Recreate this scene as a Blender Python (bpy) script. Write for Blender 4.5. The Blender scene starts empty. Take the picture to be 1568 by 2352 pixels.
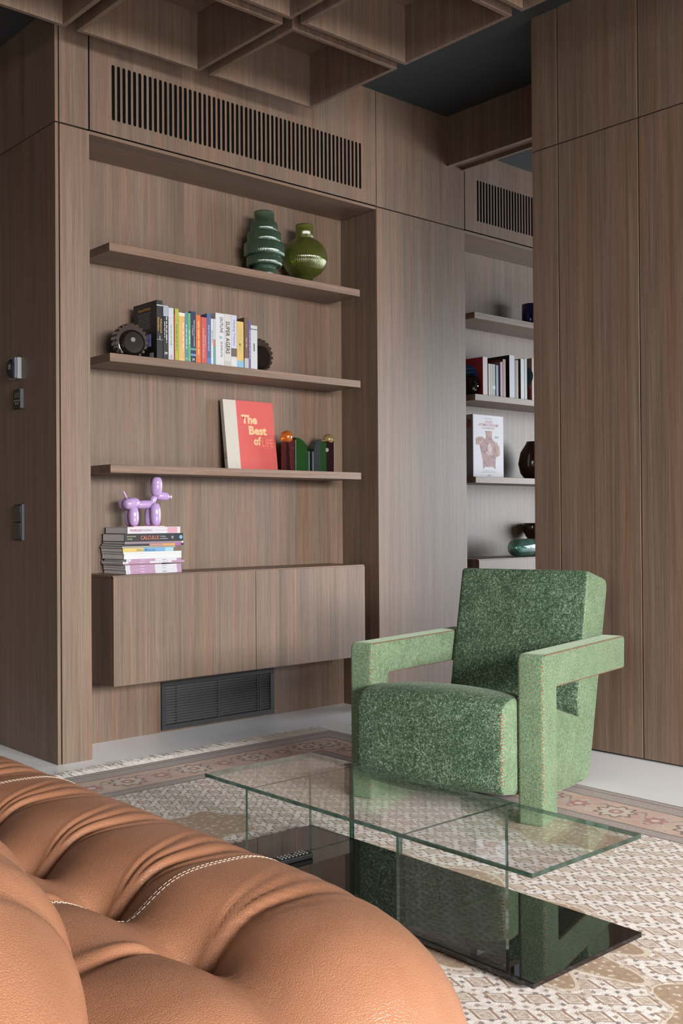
import bpy, bmesh, math, random
from mathutils import Vector, Matrix
random.seed(7)
scene = bpy.context.scene
COL = scene.collection

# ------------------------------------------------------------------ camera
F_PX, YAW, PITCH, ROLL = 2425.37, math.radians(48.30), math.radians(0.441), math.radians(0.397)
fw = Vector((math.cos(YAW) * math.cos(PITCH), math.sin(YAW) * math.cos(PITCH), math.sin(PITCH)))
r0 = Vector((math.sin(YAW), -math.cos(YAW), 0))
d0 = fw.cross(r0)
rt = math.cos(ROLL) * r0 + math.sin(ROLL) * d0
dn = -math.sin(ROLL) * r0 + math.cos(ROLL) * d0
cam_d = bpy.data.cameras.new('camera')
cam_d.sensor_fit = 'VERTICAL'
cam_d.sensor_height = 36.0
cam_d.lens = F_PX / 2352 * 36.0
cam_d.clip_start = 0.02
cam = bpy.data.objects.new('camera', cam_d)
COL.objects.link(cam)
cam.matrix_world = Matrix(((rt.x, -dn.x, -fw.x, 0), (rt.y, -dn.y, -fw.y, 0), (rt.z, -dn.z, -fw.z, 1.0), (0, 0, 0, 1)))
scene.camera = cam

# ------------------------------------------------------------------ world, lights, exposure
scene.view_settings.view_transform = 'Standard'
scene.view_settings.look = 'None'
scene.view_settings.gamma = 1
scene.view_settings.use_curve_mapping = False
scene.view_settings.exposure = 0.62
world = bpy.data.worlds.new('world')
scene.world = world
world.use_nodes = True
world.node_tree.nodes['Background'].inputs[0].default_value = (0.75, 0.85, 1.0, 1)
world.node_tree.nodes['Background'].inputs[1].default_value = 0.2

def window_light(name, loc, rot, sx, sy, power, color, spread=math.pi):
    ld = bpy.data.lights.new(name, 'AREA')
    ld.shape = 'RECTANGLE'; ld.size = sx; ld.size_y = sy
    ld.energy = power; ld.color = color; ld.spread = spread
    o = bpy.data.objects.new(name, ld)
    o.location = loc; o.rotation_euler = rot
    COL.objects.link(o)
    return o
R90 = math.pi / 2
# daylight in the south and east windows, plus an added fill from the west
window_light('daylight_south', (1.1, -6.02, 2.25), (R90 - 0.62, 0, 0), 5.0, 1.7, 640, (1.0, 0.985, 0.965), 1.75)
window_light('daylight_east', (9.02, 1.2, 1.35), (R90 - 0.35, 0, R90), 4.6, 2.4, 270, (0.92, 0.96, 1.0))
window_light('added_fill_west', (-3.02, -1.25, 1.6), (R90 - 0.35, 0, -R90), 3.4, 2.2, 85, (1.0, 0.97, 0.93), 1.35)  # added fill, spread narrowed to brighten the right wall but not the left

# ------------------------------------------------------------------ node helpers
class NT:
    def __init__(self, name):
        self.m = bpy.data.materials.new(name); self.m.use_nodes = True
        self.t = self.m.node_tree; self.n = self.t.nodes; self.l = self.t.links
        self.b = self.n['Principled BSDF']
    def node(self, typ, **kw):
        nd = self.n.new(typ)
        for k, v in kw.items(): setattr(nd, k, v)
        return nd
    def put(self, sock, val):
        if isinstance(val, S): self.l.new(val.s, sock)
        elif isinstance(val, bpy.types.NodeSocket): self.l.new(val, sock)
        else: sock.default_value = val
    def math(self, op, a, b=0.0, c=0.0):
        nd = self.node('ShaderNodeMath', operation=op)
        self.put(nd.inputs[0], a); self.put(nd.inputs[1], b)
        if op in ('MULTIPLY_ADD', 'SMOOTH_MIN', 'COMPARE', 'WRAP'): self.put(nd.inputs[2], c)
        return S(self, nd.outputs[0])
    def coord(self, which='Object'):
        return self.node('ShaderNodeTexCoord').outputs[which]
    def mapping(self, vec, scale=(1, 1, 1), loc=(0, 0, 0), rot=(0, 0, 0)):
        nd = self.node('ShaderNodeMapping')
        self.put(nd.inputs['Vector'], vec)
        nd.inputs['Scale'].default_value = scale; nd.inputs['Location'].default_value = loc; nd.inputs['Rotation'].default_value = rot
        return nd.outputs[0]
    def noise(self, vec, scale=5, detail=3, rough=0.5, dist=0.0):
        nd = self.node('ShaderNodeTexNoise')
        self.put(nd.inputs['Vector'], vec)
        nd.inputs['Scale'].default_value = scale; nd.inputs['Detail'].default_value = detail
        nd.inputs['Roughness'].default_value = rough; nd.inputs['Distortion'].default_value = dist
        return S(self, nd.outputs[0])
    def voronoi(self, vec, scale=5, feature='F1', out='Distance'):
        nd = self.node('ShaderNodeTexVoronoi', feature=feature)
        self.put(nd.inputs['Vector'], vec); nd.inputs['Scale'].default_value = scale
        return S(self, nd.outputs[out])
    def ramp(self, fac, stops):
        nd = self.node('ShaderNodeValToRGB')
        self.put(nd.inputs[0], fac)
        el = nd.color_ramp.elements
        while len(el) < len(stops): el.new(0.5)
        for e, (p, c) in zip(el, stops):
            e.position = p; e.color = (c[0], c[1], c[2], 1)
        return nd.outputs[0]
    def mix(self, fac, a, b, mode='MIX'):
        nd = self.node('ShaderNodeMix', data_type='RGBA', blend_type=mode)
        self.put(nd.inputs[0], fac)
        for i, v in ((6, a), (7, b)):
            if isinstance(v, tuple): nd.inputs[i].default_value = (v[0], v[1], v[2], 1)
            else: self.put(nd.inputs[i], v)
        return nd.outputs[2]
    def bump(self, h, strength=0.2, dist=0.01):
        nd = self.node('ShaderNodeBump')
        nd.inputs['Strength'].default_value = strength; nd.inputs['Distance'].default_value = dist
        self.put(nd.inputs['Height'], h)
        self.l.new(nd.outputs[0], self.b.inputs['Normal'])
    def set(self, **kw):
        for k, v in kw.items():
            s = self.b.inputs[k.replace('_', ' ')]
            if isinstance(v, tuple) and len(v) == 3 and s.type == 'RGBA': v = (*v, 1)
            self.put(s, v)
        return self
class S:
    def __init__(self, t, s): self.t, self.s = t, s
    def __add__(self, o): return self.t.math('ADD', self, o)
    def __radd__(self, o): return self.t.math('ADD', o, self)
    def __sub__(self, o): return self.t.math('SUBTRACT', self, o)
    def __rsub__(self, o): return self.t.math('SUBTRACT', o, self)
    def __mul__(self, o): return self.t.math('MULTIPLY', self, o)
    def __rmul__(self, o): return self.t.math('MULTIPLY', o, self)
    def __truediv__(self, o): return self.t.math('DIVIDE', self, o)
    def __abs__(self): return self.t.math('ABSOLUTE', self)
    def lt(self, o): return self.t.math('LESS_THAN', self, o)
    def gt(self, o): return self.t.math('GREATER_THAN', self, o)
    def min(self, o): return self.t.math('MINIMUM', self, o)
    def max(self, o): return self.t.math('MAXIMUM', self, o)
    def fract(self): return self.t.math('FRACT', self)
    def floor(self): return self.t.math('FLOOR', self)
    def sin(self): return self.t.math('SINE', self)
    def cos(self): return self.t.math('COSINE', self)
    def sqrt(self): return self.t.math('SQRT', self)

def prt(c, k=0.66, d=0.10):
    """ink and cloth colours: a little darker and duller than their nominal value"""
    m = sum(c) / 3
    return tuple((x * (1 - d) + m * d) * k for x in c)
def srgb(r, g, b):
    f = lambda c: (c / 255 / 12.92) if c / 255 <= 0.04045 else ((c / 255 + 0.055) / 1.055) ** 2.4
    return (f(r), f(g), f(b))

_plain = {}
def plain(name, rgb, rough=0.5, metallic=0.0, **kw):
    key = (name, rgb, rough, metallic)
    if key in _plain: return _plain[key]
    t = NT(name)
    n = t.noise(t.coord(), 60, 3)
    t.set(Base_Color=t.mix(n * 0.16, rgb, tuple(c * 0.72 for c in rgb)), Roughness=rough, Metallic=metallic, **kw)
    _plain[key] = t.m
    return t.m

def wood(name, axis, tone=1.15, ref=None):
    t = NT(name)
    rnd = t.node('ShaderNodeObjectInfo').outputs['Random']
    off = t.node('ShaderNodeCombineXYZ')
    rs = S(t, rnd)
    t.put(off.inputs[0], rs * 17.0); t.put(off.inputs[1], rs * 9.0); t.put(off.inputs[2], rs * 5.0)
    va = t.node('ShaderNodeVectorMath', operation='ADD')
    tc = t.node('ShaderNodeTexCoord'); tc.object = ref
    t.put(va.inputs[0], tc.outputs['Object'])
    if ref is None: t.put(va.inputs[1], off.outputs[0])
    else: va.inputs[1].default_value = (3.1, 1.7, 0.4)
    v = va.outputs[0]
    def sc(a, l):
        return {'z': (a, a, l), 'x': (l, a, a), 'y': (a, l, a)}[axis]
    warp = t.noise(t.mapping(v, sc(5, 0.8)), 1, 2)
    broad = t.noise(t.mapping(v, sc(7.0, 0.12)), 1, 3, 0.55, 0.6)
    grain = t.noise(t.mapping(v, sc(34.0, 0.55)), 1, 5, 0.62, 0.9)
    fine = t.noise(t.mapping(v, sc(190.0, 2.2)), 1, 3, 0.6)
    pores = t.noise(t.mapping(v, sc(420.0, 9.0)), 1, 2, 0.5)
    mixv = grain * 0.44 + fine * 0.43 + warp * 0.13
    c = t.ramp(mixv, [(0.30, tuple(x * tone for x in (0.068, 0.0445, 0.0315))), (0.43, tuple(x * tone for x in (0.102, 0.069, 0.0495))),
                      (0.53, tuple(x * tone for x in (0.130, 0.0900, 0.0655))), (0.70, tuple(x * tone for x in (0.178, 0.126, 0.0940)))])
    hue = t.ramp(broad, [(0.28, (0.82, 0.80, 0.76)), (0.40, (0.97, 1.0, 0.97)), (0.48, (1.13, 0.97, 0.90)), (0.55, (0.96, 0.98, 0.98)), (0.62, (1.02, 0.98, 1.0)), (0.72, (1.12, 1.08, 1.03))])
    c = t.mix(1.0, c, hue, 'MULTIPLY')
    dark = t.math('MULTIPLY', (pores.lt(0.41)), 0.38)
    c = t.mix(dark, c, tuple(x * tone for x in (0.07, 0.045, 0.03)))
    t.set(Base_Color=c, Roughness=t.math('MULTIPLY_ADD', fine, 0.16, 0.36), Specular_IOR_Level=0.5)
    t.bump(fine * 0.7 + pores * 0.3, 0.22, 0.002)
    return t.m

W_Z, W_X, W_Y = wood('walnut_vertical', 'z'), wood('walnut_along_x', 'x'), wood('walnut_along_y', 'y')
DARK = plain('dark_core', (0.012, 0.011, 0.010), 0.8)
SLOT_SHADE = plain('slot_shade_black', (0.0035, 0.0040, 0.0040), 1.0, Specular_IOR_Level=0.05)  # near-black colour standing in for the shade inside the vent slots
CEIL = plain('dark_ceiling_paint', (0.017, 0.020, 0.021), 0.75)

def floor_mat():
    t = NT('pale_poured_floor')
    n = t.noise(t.coord(), 1.6, 4)
    t.set(Base_Color=t.ramp(n, [(0.3, (0.74, 0.745, 0.76)), (0.7, (0.80, 0.805, 0.82))]), Roughness=0.30)
    t.bump(t.noise(t.coord(), 40, 2), 0.03, 0.002)
    return t.m
FLOOR = floor_mat()
PLASTER = W_Z     # the walls out of frame are panelled in the same walnut

def fabric(name, dark, mid, light, lo, hi, sheen, sc=1.0, bump=0.35):
    t = NT(name)
    v = t.coord()
    a = t.noise(v, 330 * sc, 2, 0.6)
    b = t.noise(v, 120 * sc, 3, 0.6)
    c = t.noise(v, 14, 3, 0.5)
    m = a * 0.55 + b * 0.33 + c * 0.12
    t.set(Base_Color=t.ramp(m, [(lo, dark), ((lo + hi) / 2, mid), (hi, light)]), Roughness=0.85, Specular_IOR_Level=0.15,
          Sheen_Weight=sheen, Sheen_Roughness=0.45, Sheen_Tint=(0.8, 0.95, 0.72))
    t.bump(m, bump, 0.004)
    return t.m
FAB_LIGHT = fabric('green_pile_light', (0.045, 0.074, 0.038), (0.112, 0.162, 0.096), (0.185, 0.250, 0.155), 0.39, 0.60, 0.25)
FAB_DARK = fabric('green_pile_flecked_shaded', (0.012, 0.027, 0.012), (0.046, 0.080, 0.044), (0.26, 0.335, 0.255), 0.39, 0.65, 0.10, 0.85)  # same cloth, darker: nap and weaker light on the fronts put into colour

def leather_mat():
    t = NT('cognac_leather')
    v = t.coord()
    vo = t.voronoi(v, 270, 'DISTANCE_TO_EDGE')
    n = t.noise(v, 9, 4)
    t.set(Base_Color=t.ramp(n, [(0.3, (0.240, 0.106, 0.057)), (0.7, (0.295, 0.135, 0.075))]), Roughness=0.34, Specular_IOR_Level=0.6)
    h = vo.min(0.12) * 4.0 + t.noise(v, 700, 2) * 0.5
    t.bump(h, 0.5, 0.0014)
    return t.m
LEATHER = leather_mat()
STITCH_W = plain('cream_thread', (0.42, 0.33, 0.26), 0.7)
STITCH_R = plain('coral_thread', (0.40, 0.085, 0.06), 0.7)
STITCH_D = plain('brown_thread', (0.16, 0.085, 0.05), 0.8)

def thin_glass(name, tint, edge=False, ior=1.5):
    t = NT(name)
    t.n.remove(t.b)
    tr = t.node('ShaderNodeBsdfTransparent'); tr.inputs[0].default_value = (*tint, 1)
    gl = t.node('ShaderNodeBsdfGlossy'); gl.inputs['Roughness'].default_value = 0.06 if edge else 0.0
    gl.inputs[0].default_value = (0.75, 0.95, 0.88, 1) if edge else (1, 1, 1, 1)
    fr = t.node('ShaderNodeFresnel'); geo = t.node('ShaderNodeNewGeometry'); t.put(fr.inputs['IOR'], ior - S(t, geo.outputs['Backfacing']) * (ior - 1 / ior))
    mx = t.node('ShaderNodeMixShader')
    if edge:
        n = t.noise(t.mapping(t.coord(), (30, 30, 3)), 1, 2)
        t.put(mx.inputs[0], n * 0.42)
    else:
        t.l.new(fr.outputs[0], mx.inputs[0])
    t.l.new(tr.outputs[0], mx.inputs[1]); t.l.new(gl.outputs[0], mx.inputs[2])
    t.l.new(mx.outputs[0], t.n['Material Output'].inputs['Surface'])
    return t.m
GLASS = thin_glass('clear_glass', (0.982, 0.993, 0.989)); PANEL_GLASS = thin_glass('low_reflective_glass', (0.982, 0.993, 0.989), ior=1.28); GLASS_EDGE = thin_glass('green_glass_edge', (0.03, 0.13, 0.105), True)
def dark_glass(name, rgb, trans, rough=0.03):
    t = NT(name)
    t.set(Base_Color=rgb, Roughness=rough, Transmission_Weight=trans, IOR=1.48, Coat_Weight=0.3)
    return t.m
SMOKE = plain('black_mirror_glass', (0.010, 0.008, 0.008), 0.01, Specular_IOR_Level=0.62)
BLACK_PL = plain('black_plastic', (0.007, 0.007, 0.008), 0.45, Specular_IOR_Level=0.3)
GREY_PL = plain('grey_plastic', (0.16, 0.165, 0.17), 0.4)
METAL_DK = plain('anthracite_metal', (0.024, 0.025, 0.028), 0.42)
PAGES = plain('page_edges', (0.72, 0.71, 0.72), 0.85)
WHITE = plain('white_print', (0.70, 0.69, 0.69), 0.5)

# ------------------------------------------------------------------ geometry helpers
class MB:
    def __init__(self): self.v, self.f, self.mi = [], [], []
    def add(self, vs, fs, mi=0):
        o = len(self.v); self.v += [tuple(p) for p in vs]
        self.f += [tuple(i + o for i in f) for f in fs]; self.mi += [mi] * len(fs)
        return self
    def box(self, x0, x1, y0, y1, z0, z1, mi=0):
        vs = [(x, y, z) for x in (x0, x1) for y in (y0, y1) for z in (z0, z1)]
        return self.add(vs, [(0, 1, 3, 2), (4, 6, 7, 5), (0, 4, 5, 1), (2, 3, 7, 6), (0, 2, 6, 4), (1, 5, 7, 3)], mi)
    def prism(self, pts, a0, a1, axis='y', mi=0):
        """polygon pts in the two other axes (order kept), extruded along axis"""
        n = len(pts)
        def P(p, a):
            return {'x': (a, p[0], p[1]), 'y': (p[0], a, p[1]), 'z': (p[0], p[1], a)}[axis]
        vs = [P(p, a0) for p in pts] + [P(p, a1) for p in pts]
        fs = [tuple(range(n))[::-1], tuple(range(n, 2 * n))] + [(i, (i + 1) % n, n + (i + 1) % n, n + i) for i in range(n)]
        return self.add(vs, fs, mi)
    def lathe(self, prof, seg=48, c=(0, 0, 0), mi=0, rib=0, amp=0.0, axis='z', caps=True):
        vs, fs = [], []
        for r, z in prof:
            for k in range(seg):
                a = 2 * math.pi * k / seg
                rr = r * (1 + (amp * math.cos(rib * a) if rib else 0))
                p = (rr * math.cos(a), rr * math.sin(a), z)
                if axis == 'x': p = (p[2], p[0], p[1])
                if axis == 'y': p = (p[0], p[2], p[1])
                vs.append((p[0] + c[0], p[1] + c[1], p[2] + c[2]))
        m = len(prof)
        for j in range(m - 1):
            for k in range(seg):
                k2 = (k + 1) % seg
                fs.append((j * seg + k, j * seg + k2, (j + 1) * seg + k2, (j + 1) * seg + k))
        if caps:
            if prof[0][0] > 1e-5: fs.append(tuple(range(seg))[::-1])
            if prof[-1][0] > 1e-5: fs.append(tuple(range((m - 1) * seg, m * seg)))
        return self.add(vs, fs, mi)
    def ellipsoid(self, c, r, rot=None, seg=24, rings=14, mi=0):
        vs, fs = [], []
        for j in range(rings + 1):
            ph = math.pi * j / rings
            for k in range(seg):
                a = 2 * math.pi * k / seg
                p = Vector((r[0] * math.sin(ph) * math.cos(a), r[1] * math.sin(ph) * math.sin(a), r[2] * math.cos(ph)))
                if rot is not None: p = rot @ p
                vs.append(p + Vector(c))
        for j in range(rings):
            for k in range(seg):
                k2 = (k + 1) % seg
                fs.append((j * seg + k, (j + 1) * seg + k, (j + 1) * seg + k2, j * seg + k2))
        return self.add(vs, fs, mi)
    def tube(self, pts, r, seg=6, mi=0):
        pts = [Vector(p) for p in pts]; vs, fs = [], []
        n = len(pts)
        rr = r if isinstance(r, (list, tuple)) else [r] * n
        for i, p in enumerate(pts):
            d = (pts[min(i + 1, n - 1)] - pts[max(i - 1, 0)]).normalized()
            u = d.cross(Vector((0, 0, 1)))
            if u.length < 1e-4: u = d.cross(Vector((1, 0, 0)))
            u.normalize(); w = d.cross(u)
            for k in range(seg):
                a = 2 * math.pi * k / seg
                vs.append(p + rr[i] * (math.cos(a) * u + math.sin(a) * w))
        for i in range(n - 1):
            for k in range(seg):
                k2 = (k + 1) % seg
                fs.append((i * seg + k, i * seg + k2, (i + 1) * seg + k2, (i + 1) * seg + k))
        fs += [tuple(range(seg))[::-1], tuple(range((n - 1) * seg, n * seg))]
        return self.add(vs, fs, mi)
    def mesh(self, name, mats, smooth=False, bevel=0.0, seg=2):
        me = bpy.data.meshes.new(name)
        me.from_pydata(self.v, [], self.f)
        for m in (mats if isinstance(mats, (list, tuple)) else [mats]): me.materials.append(m)
        for p, i in zip(me.polygons, self.mi): p.material_index = i
        bm = bmesh.new(); bm.from_mesh(me)
        bmesh.ops.recalc_face_normals(bm, faces=bm.faces[:])
        if bevel:
            es = [e for e in bm.edges if len(e.link_faces) == 2 and e.calc_face_angle(0) > 0.5]
            bmesh.ops.bevel(bm, geom=es, offset=bevel, offset_type='OFFSET', segments=seg, profile=0.5, affect='EDGES', clamp_overlap=True)
        bm.to_mesh(me); bm.free()
        if smooth:
            me.polygons.foreach_set('use_smooth', [True] * len(me.polygons))
        me.update()
        return me
    def build(self, name, mats, parent=None, **kw):
        return link(name, self.mesh(name, mats, **kw), parent)
def link(name, me, parent=None, loc=None, mat=None):
    o = bpy.data.objects.new(name, me); COL.objects.link(o)
    if parent is not None: o.parent = parent
    if loc is not None: o.location = loc
    return o
def tag(o, label=None, cat=None, group=None, kind=None):
    if label: o['label'] = label
    if cat: o['category'] = cat
    if group: o['group'] = group
    if kind: o['kind'] = kind
    return o
def empty(name, loc=(0, 0, 0), rz=0.0):
    o = bpy.data.objects.new(name, None); COL.objects.link(o)
    o.location = loc; o.rotation_euler = (0, 0, rz); o.empty_display_size = 0.1
    return o
def thing(name, label, cat, loc=(0, 0, 0), rz=0.0, group=None):
    return tag(empty(name, loc, rz), label, cat, group)
def struct(name):
    return tag(empty(name), kind='structure')
def box(name, parent, mat, x0, x1, y0, y1, z0, z1, bevel=0.0, seg=2):
    """a box whose object origin is its own centre"""
    cx, cy, cz = (x0 + x1) / 2, (y0 + y1) / 2, (z0 + z1) / 2
    o = MB().box(x0 - cx, x1 - cx, y0 - cy, y1 - cy, z0 - cz, z1 - cz).build(name, mat, parent, bevel=bevel, seg=seg)
    o.location = (cx, cy, cz)
    return o
_tc = {}
def text_mesh(body, mat, w, h, bold=0.0):
    """flat lettering fitted to w x h, centred, in the xy plane"""
    cu = bpy.data.curves.new('lettering', 'FONT')
    cu.body = body; cu.align_x = 'CENTER'; cu.align_y = 'CENTER'; cu.size = 1.0; cu.resolution_u = 2; cu.space_line = 0.85; cu.offset = bold
    ob = bpy.data.objects.new('lettering', cu)
    me = bpy.data.meshes.new_from_object(ob)
    bpy.data.objects.remove(ob); bpy.data.curves.remove(cu)
    xs = [v.co.x for v in me.vertices]; ys = [v.co.y for v in me.vertices]
    sx = w / (max(xs) - min(xs)); sy = h / (max(ys) - min(ys))
    mx, my = (max(xs) + min(xs)) / 2, (max(ys) + min(ys)) / 2
    for v in me.vertices: v.co = ((v.co.x - mx) * sx, (v.co.y - my) * sy, 0)
    me.materials.clear(); me.materials.append(mat)
    return me
M_FRONT = Matrix(((1, 0, 0, 0), (0, 0, -1, 0), (0, 1, 0, 0), (0, 0, 0, 1)))          # faces -y, upright
M_SPINE = Matrix(((0, 1, 0, 0), (0, 0, -1, 0), (-1, 0, 0, 0), (0, 0, 0, 1)))         # faces -y, reads downwards
M_SIDE = Matrix(((0, 0, -1, 0), (-1, 0, 0, 0), (0, 1, 0, 0), (0, 0, 0, 1)))          # faces -x, upright
def print_line(mat, w, h):
    """a line of print too small to read: a row of word-long dashes"""
    m_ = MB(); x = -w / 2
    while x < w / 2 - h * 0.5:
        L_ = min(random.uniform(1.6, 4.5) * h, w / 2 - x)
        m_.add([(x, -h * 0.3, 0), (x + L_, -h * 0.3, 0), (x + L_, h * 0.3, 0), (x, h * 0.3, 0)], [(0, 1, 2, 3)])
        x += L_ + 0.7 * h
    return m_.mesh('print_line', mat)
def text(body, mat, w, h, loc, M, parent, name='lettering', bold=0.012):
    if body == '~':
        o = link('print_line', print_line(mat, w, h), parent)
        o.matrix_local = Matrix.Translation(loc) @ M
        return o
    o = link(name, text_mesh(body, mat, w, h, bold), parent)
    o.matrix_local = Matrix.Translation(loc) @ M
    return o

# ------------------------------------------------------------------ the room
H = 3.268; YF = 4.025; YB = 4.31; XL = 2.017; XR = 3.827; ZJ = 2.655
fl = box('floor', None, FLOOR, -3.2, 9.2, -6.2, 7.2, -0.1, 0.0); tag(fl, kind='structure')

wall_b = struct('wall_back')
def niche_unit(dx, name):
    x0, x1 = 2.173 + dx, 3.848 + dx
    box('back_panel', wall_b, W_Z, x0 - 0.018, x1 + 0.018, YB, YB + 0.02, 0, ZJ)
    box('side_panel', wall_b, W_Z, x0 - 0.018, x0, YF + 0.021, YB, 0, ZJ - 0.016)
    box('side_panel', wall_b, W_Z, x1, x1 + 0.018, YF + 0.021, YB, 0, ZJ - 0.016)
    box('top_panel', wall_b, W_X, x0, x1, YF + 0.003, YB, ZJ - 0.015, ZJ - 0.001, 0.001, 1)
    # panel with a row of round-ended ventilation slots above the niche
    vp = empty('vent_panel'); vp.parent = wall_b; vp.location = ((x0 + x1) / 2, YF, ZJ)
    hw = (x1 - x0) / 2 - 0.003
    WV = wood('walnut_vent_panel', 'z', ref=vp)
    zt, zb, pitch, sw, n = 0.310, 0.070, 0.02625, 0.0152, 56
    top = H - ZJ
    first = -pitch * (n - 1) / 2
    r = sw / 2
    def edge(z, up):
        pts = []
        for k in range(n):
            c = first + k * pitch
            for j in range(7):
                a = math.pi * (1 - j / 6)
                pts.append((c + r * math.cos(a), z + (r * math.sin(a) if up else -r * math.sin(a))))
        return pts
    def rail(pts, zo, nm):
        m = MB()
        pts = [(-hw, pts[0][1])] + pts + [(hw, pts[-1][1])]
        nn = len(pts)
        vs = [(p[0], y, p[1]) for y in (0, 0.002) for p in pts] + [(p[0], y, zo) for y in (0, 0.002) for p in pts]
        fs = []
        for i in range(nn - 1):
            fs.append((i, i + 1, 2 * nn + i + 1, 2 * nn + i))
            fs.append((i, nn + i, nn + i + 1, i + 1))
        m.add(vs, fs); m.build(nm, WV, vp)
    rail(edge(zt - r, True), top, 'upper_rail')
    rail(edge(zb + r, False), 0.004, 'lower_rail')
    sl = MB().box(-(pitch - sw) / 2, (pitch - sw) / 2, 0, 0.002, zb + r, zt - r).mesh('slat', WV)
    for k in range(n - 1):
        link('slat', sl, vp, (first + (k + 0.5) * pitch, 0, 0))
    box('end_stile', vp, WV, -hw, first - r, 0, 0.002, zb + r, zt - r)
    box('end_stile', vp, WV, -first + r, hw, 0, 0.002, zb + r, zt - r)
    box('slot_shade_sheet', vp, SLOT_SHADE, -hw, hw, 0.007, 0.012, 0.0, top)  # black sheet set close behind, painting the slots' dark depth
    box('wall_core', wall_b, DARK, x0 - 0.018, x1 + 0.018, YB + 0.021, 4.6, 0, H)
niche_unit(0.0, 'niche'); niche_unit(2.372, 'niche')
for x0, x1 in ((2.0375, 2.173), (3.848, 4.545), (6.22, 6.9)):
    box('front_panel', wall_b, W_Z, x0, x1, YF, YF + 0.02, 0.0, ZJ - 0.003, 0.0008, 1)
    box('upper_panel', wall_b, W_Z, x0 if x0 < 2.1 else x0 + 0.002, x1 - 0.003, YF, YF + 0.02, ZJ + 0.004, H, 0.0008, 1)
    box('wall_core', wall_b, DARK, x0 + 0.02, x1 - 0.02, YF + 0.024, 4.6, 0.001, H)
    box('wall_core', wall_b, DARK, x0 + 0.02, x1 - 0.02, YF + 0.022, 4.3, ZJ + 0.02, H)

wall_l = struct('wall_left')
box('lower_panel', wall_l, W_Z, XL, XL + 0.014, YF, 7.0, 0.0, ZJ - 0.003)
box('upper_panel', wall_l, W_Z, XL, XL + 0.014, YF, 7.0, ZJ + 0.003, H)
box('wall_core', wall_l, DARK, XL + 0.0145, XL + 0.02, YF + 0.01, 7.0, 0.001, H)

wall_r = struct('wall_right')
ys = [2.985, 2.8395, 2.4335, 2.0275, 1.6215, 1.2155, 0.8095, 0.4035, -0.0025, -1.0, -2.0, -3.0, -4.5, -6.0]
for a, b in zip(ys[:-1], ys[1:]):
    box('lower_panel', wall_r, W_Z, XR, XR + 0.018, b + 0.003, a - 0.003, 0.008, ZJ + 0.002, 0.0008, 1)
    box('upper_panel', wall_r, W_Z, XR, XR + 0.018, b + 0.003, a - 0.003, ZJ + 0.007, H, 0.0008, 1)
box('wall_core', wall_r, DARK, XR + 0.019, 4.42, -6.0, 2.966, 0.001, H)
box('end_panel', wall_r, W_Z, XR + 0.019, 4.44, 2.967, 2.985, 0.004, H)
box('rear_panel', wall_r, W_Z, 4.421, 4.44, -6.0, 2.966, 0.004, H)

ceil = struct('ceiling')
box('main_slab', ceil, CEIL, -3.2, 4.42, -6.2, 4.3, H, H + 0.1)
box('passage_slab', ceil, CEIL, 4.538, 9.2, -6.2, 4.022, 3.117, H + 0.1)
box('side_slab', ceil, CEIL, -3.2, XL - 0.001, YF, 7.2, 3.14, H + 0.1)
# beam over the passage, hollow on its underside
beam = empty('beam'); beam.parent = ceil
box('face_board', beam, W_Z, 4.400, 4.418, 2.986, 4.024, 2.989, H)
box('face_board', beam, W_Z, 4.522, 4.540, 2.986, 4.024, 2.991, H)
box('soffit_board', beam, W_Z, 4.418, 4.522, 2.986, 4.024, 3.010, 3.026)
# wooden coffers hanging in a square grid
CS, CP, CZ, CT = 0.595, 0.6445, 2.989, 0.020
h2 = CS / 2
bx = MB().box(-h2, h2, -h2, -h2 + CT, 0, H - CZ).mesh('coffer_board', W_Z, bevel=0.0008, seg=1)
by = MB().box(-h2, -h2 + CT, -h2 + CT, h2 - CT, 0, H - CZ).mesh('coffer_board', W_Z, bevel=0.0008, seg=1)
tp = MB().box(-h2 + CT, h2 - CT, -h2 + CT, h2 - CT, 3.237 - CZ, 3.25 - CZ).mesh('coffer_top', W_X)
for i in range(4):
    for j in range(5):
        c = empty('coffer', (2.986 - i * CP, 3.593 - j * CP, CZ)); c.parent = ceil
        link('coffer_board', bx, c); link('coffer_board', bx, c, (0, CS - CT, 0))
        link('coffer_board', by, c); link('coffer_board', by, c, (CS - CT, 0, 0))
        link('coffer_top', tp, c)

# the walls out of frame, with window openings for the daylight and the added west fill
def window_wall(name, axis, pos, th, lo, hi, a0, a1, z0, z1, wname):
    w = struct(name)
    def bx_(nm, a, b, c, d, mat, par=w, p=pos, t=th):
        lo_, hi_ = min(p, p + t), max(p, p + t)
        if axis == 'y': box(nm, par, mat, a, b, lo_, hi_, c, d)
        else: box(nm, par, mat, lo_, hi_, a, b, c, d)
    bx_('wall_pier', lo, a0, 0.0, 3.3, PLASTER); bx_('wall_pier', a1, hi, 0.0, 3.3, PLASTER)
    bx_('wall_sill', a0, a1, 0.0, z0, PLASTER); bx_('wall_lintel', a0, a1, z1, 3.3, PLASTER)
    wi = struct(wname)
    n = 3
    for k in range(n + 1):
        a = a0 + (a1 - a0) * k / n
        bx_('window_frame', max(a0, a - 0.035), min(a1, a + 0.035), z0, z1, METAL_DK, wi, pos, th * 0.3)
    bx_('window_frame', a0, a1, z0, z0 + 0.05, METAL_DK, wi, pos, th * 0.3); bx_('window_frame', a0, a1, z1 - 0.05, z1, METAL_DK, wi, pos, th * 0.3)
window_wall('wall_south', 'y', -6.0, -0.2, -3.2, 9.2, -1.4, 3.6, 1.35, 3.15, 'window_1')
window_wall('wall_east', 'x', 9.0, 0.2, -6.2, 4.6, -1.1, 3.5, 0.1, 2.6, 'window_2')
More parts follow.
